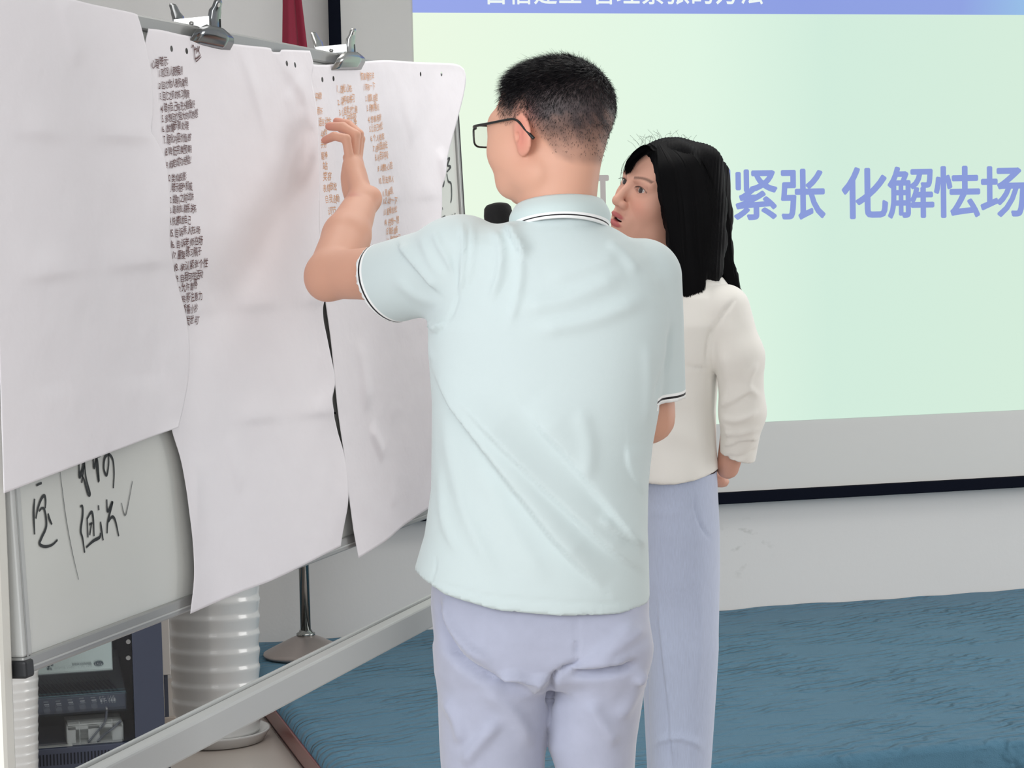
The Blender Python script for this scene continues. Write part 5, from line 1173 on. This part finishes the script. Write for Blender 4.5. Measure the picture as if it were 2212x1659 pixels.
# ---- blouse
wt = rows_px(wtorso, FWm)
def bl_sdf(P):
    d = sd_loft(P, wt, 2.2)
    d = smax(d, -sd_cap(P, U(1440, 520, FWm), U(1448, 590, FWm), .058, .054), .006)
    s_ = sd_cap(P, U(1566, 668, 4.395), U(1597, 770, 4.385), .050, .046); s_ = smin(s_, sd_cap(P, U(1597, 770, 4.385), U(1604, 890, 4.40), .047, .0440), .02)
    s_ = smin(s_, sd_cap(P, U(1604, 890, 4.40), U(1594, 985, 4.435), .0430, .036), .02)
    cz = (P - U(1596, 990, 4.43))@(np.array([-.30, .25, -1])/1.07); s_ = smax(s_, cz, .001)
    s2_ = smin(sd_cap(P, U(1440, 670, 4.64), U(1440, 880, 4.70), .052, .046), sd_cap(P, U(1440, 880, 4.70), U(1490, 985, 4.63), .045, .036), .02)
    d = smin(smin(d, s_, .008), s2_, .008)
    x = CX + FP*P[:, 0]/P[:, 1]; y = np.interp(x, [1330, 1395, 1450, 1500, 1552, 1640], [1046, 1050, 1049, 1040, 1024, 1012]); z = CAMH + (502-.0229*(x-1460)-y)/FP*(FWm-.13)
    return np.where(x < 1556, np.maximum(d, z-P[:, 2]), d)
V, Q = surface(bl_sdf, axis_grid(.18, .56, .0045, []), axis_grid(4.24, 4.80, .0055, []), axis_grid(.86, 1.42, .0045, []))
x, y = Lproj(V); hy_ = np.interp(x, [1330, 1395, 1450, 1500, 1552, 1640], [1046, 1050, 1049, 1040, 1024, 1012]); zz = CAMH + (502-.0229*(x-1460)-hy_)/FP*(FWm-.13)
cz = (V - U(1596, 990, 4.43))@(np.array([-.30, .25, -1])/1.07)
cut = ((x < 1554) & (V[:, 2] < zz+.0025)) | ((x > 1550) & (cz > -.0024)); V, Q, u = drop(V, Q, cut); V = relax(V, Q, 1, .3); rm = rim(Q, len(V)); x, y = Lproj(V)
zz = CAMH + (502-.0229*(x-1460)-np.interp(x, [1330, 1395, 1450, 1500, 1552, 1640], [1046, 1050, 1049, 1040, 1024, 1012]))/FP*(FWm-.13)
m_ = rm & (x < 1553) & (np.abs(V[:, 2]-zz) < .014); V[m_, 2] = zz[m_]; Nn = vnormals(V, Q)
bf = [([(1478, 790), (1500, 793), (1530, 797)], 3, -.004, 'r'), ([(1534, 790), (1536, 870), (1540, 960), (1550, 1020)], 4, .003, 'r'), ([(1590, 645), (1560, 680), (1532, 730), (1526, 790)], 4, -.006, 'r'),
      ([(1550, 900), (1590, 908), (1640, 890)], 7, .006, 'r'), ([(1548, 880), (1580, 870), (1625, 840)], 8, .006, 's'), ([(1552, 930), (1590, 935), (1642, 925)], 6, .005, 'r'), ([(1556, 965), (1580, 960), (1600, 950), (1640, 950)], 5, .005, 's'),
      ([(1635, 780), (1615, 830), (1640, 860)], 8, .006, 'r'), ([(1555, 905), (1575, 935), (1570, 960)], 5, .004, 'r'), ([(1570, 690), (1600, 760), (1610, 830)], 16, .003, 'r'), ([(1560, 760), (1575, 830), (1560, 880)], 12, .004, 'r'),
      ([(1558, 985), (1600, 988), (1638, 968)], 4, -.005, 'r'), ([(1400, 880), (1450, 930), (1530, 960)], 20, .003, 'r'), ([(1480, 830), (1500, 900), (1520, 1000)], 18, .003, 'r')]
V = folds(V, Nn, bf)
M_bl = mat('white_crepe', (240, 238, 232), .7, sheen=.3, spec=.25, bump=[(60, .05, .001)])
bl = mesh('blouse', V, Q, M_bl, woman, True, base=bw_); s = bl.modifiers.new('cloth', 'SOLIDIFY'); s.thickness = .0022; s.offset = -1
# open collar lapel seen between the locks of hair
lp_ = ppl([(1448, 590, 4.37), (1462, 565, 4.38), (1475, 580, 4.37), (1468, 640, 4.355), (1452, 620, 4.36)])
o = mesh('lapel', np.array(lp_), [(0, 1, 2, 3, 4)], M_bl, bl, base=bw_); s = o.modifiers.new('cloth', 'SOLIDIFY'); s.thickness = .003

# ---- her trousers
wp = rows_px([(1010, 1385, 1547, .128), (1060, 1382, 1549, .134), (1140, 1378, 1553, .140), (1240, 1376, 1554, .136), (1330, 1384, 1551, .124), (1420, 1395, 1545, .105)], FWm)
wq1 = rows_px([(1180, 1390, 1495, .070), (1290, 1381, 1500, .080), (1400, 1384, 1505, .085), (1500, 1390, 1500, .083), (1659, 1398, 1495, .082), (1960, 1405, 1490, .085)], FWm+.055)
wq2 = rows_px([(1180, 1405, 1540, .070), (1290, 1402, 1551, .082), (1400, 1402, 1552, .088), (1500, 1402, 1546, .088), (1659, 1406, 1535, .088), (1960, 1412, 1530, .092)], FWm-.045)
def wt_sdf(P): return smin(smin(sd_loft(P, wq1, 2.2), sd_loft(P, wq2, 2.2), .008), sd_loft(P, wp, 2.3), .006)
V, Q = surface(wt_sdf, axis_grid(.22, .46, .005, []), axis_grid(4.30, 4.72, .006, []), axis_grid(.03, .98, .010, [(.3, .98, .005)]))
V, Q, u = drop(V, Q, V[:, 2] > U(1460, 1016, FWm)[2]); V = relax(V, Q, 1, .4); Nn = vnormals(V, Q)
V = folds(V, Nn, [([(1498, 1068), (1506, 1110), (1520, 1145), (1540, 1168)], 3, -.004, 'r'), ([(1420, 1280), (1432, 1400), (1445, 1520), (1458, 1659)], 5, .006, 's'), ([(1400, 1330), (1405, 1480)], 6, .002, 'r'),
      ([(1410, 1618), (1430, 1604), (1455, 1598), (1490, 1604), (1516, 1622)], 5, .006, 's'), ([(1400, 1100), (1440, 1110), (1480, 1105)], 9, .0015, 'r'), ([(1455, 1600), (1460, 1659)], 4, .004, 'r'), ([(1510, 1250), (1512, 1400), (1500, 1520)], 10, .0025, 'r')])
M_trw = mat('pale_blue_linen', (190, 200, 224), .8, sheen=.3, spec=.2, var=(120, .10, (6, 6, .35)), bump=[(500, .15, .0008, (4, 4, .5))])
tw = mesh('trousers', V, Q, M_trw, woman, True, base=bw_); s = tw.modifiers.new('cloth', 'SOLIDIFY'); s.thickness = .002; s.offset = -1
shoes(woman, bw_, [(U(1465, 1980, FWm)[0], FWm-.05), (U(1440, 1980, FWm)[0], FWm+.09)], mat('beige_leather', (196, 180, 164), .4), mat('tan_sole', (120, 96, 76), .6), radians(110))
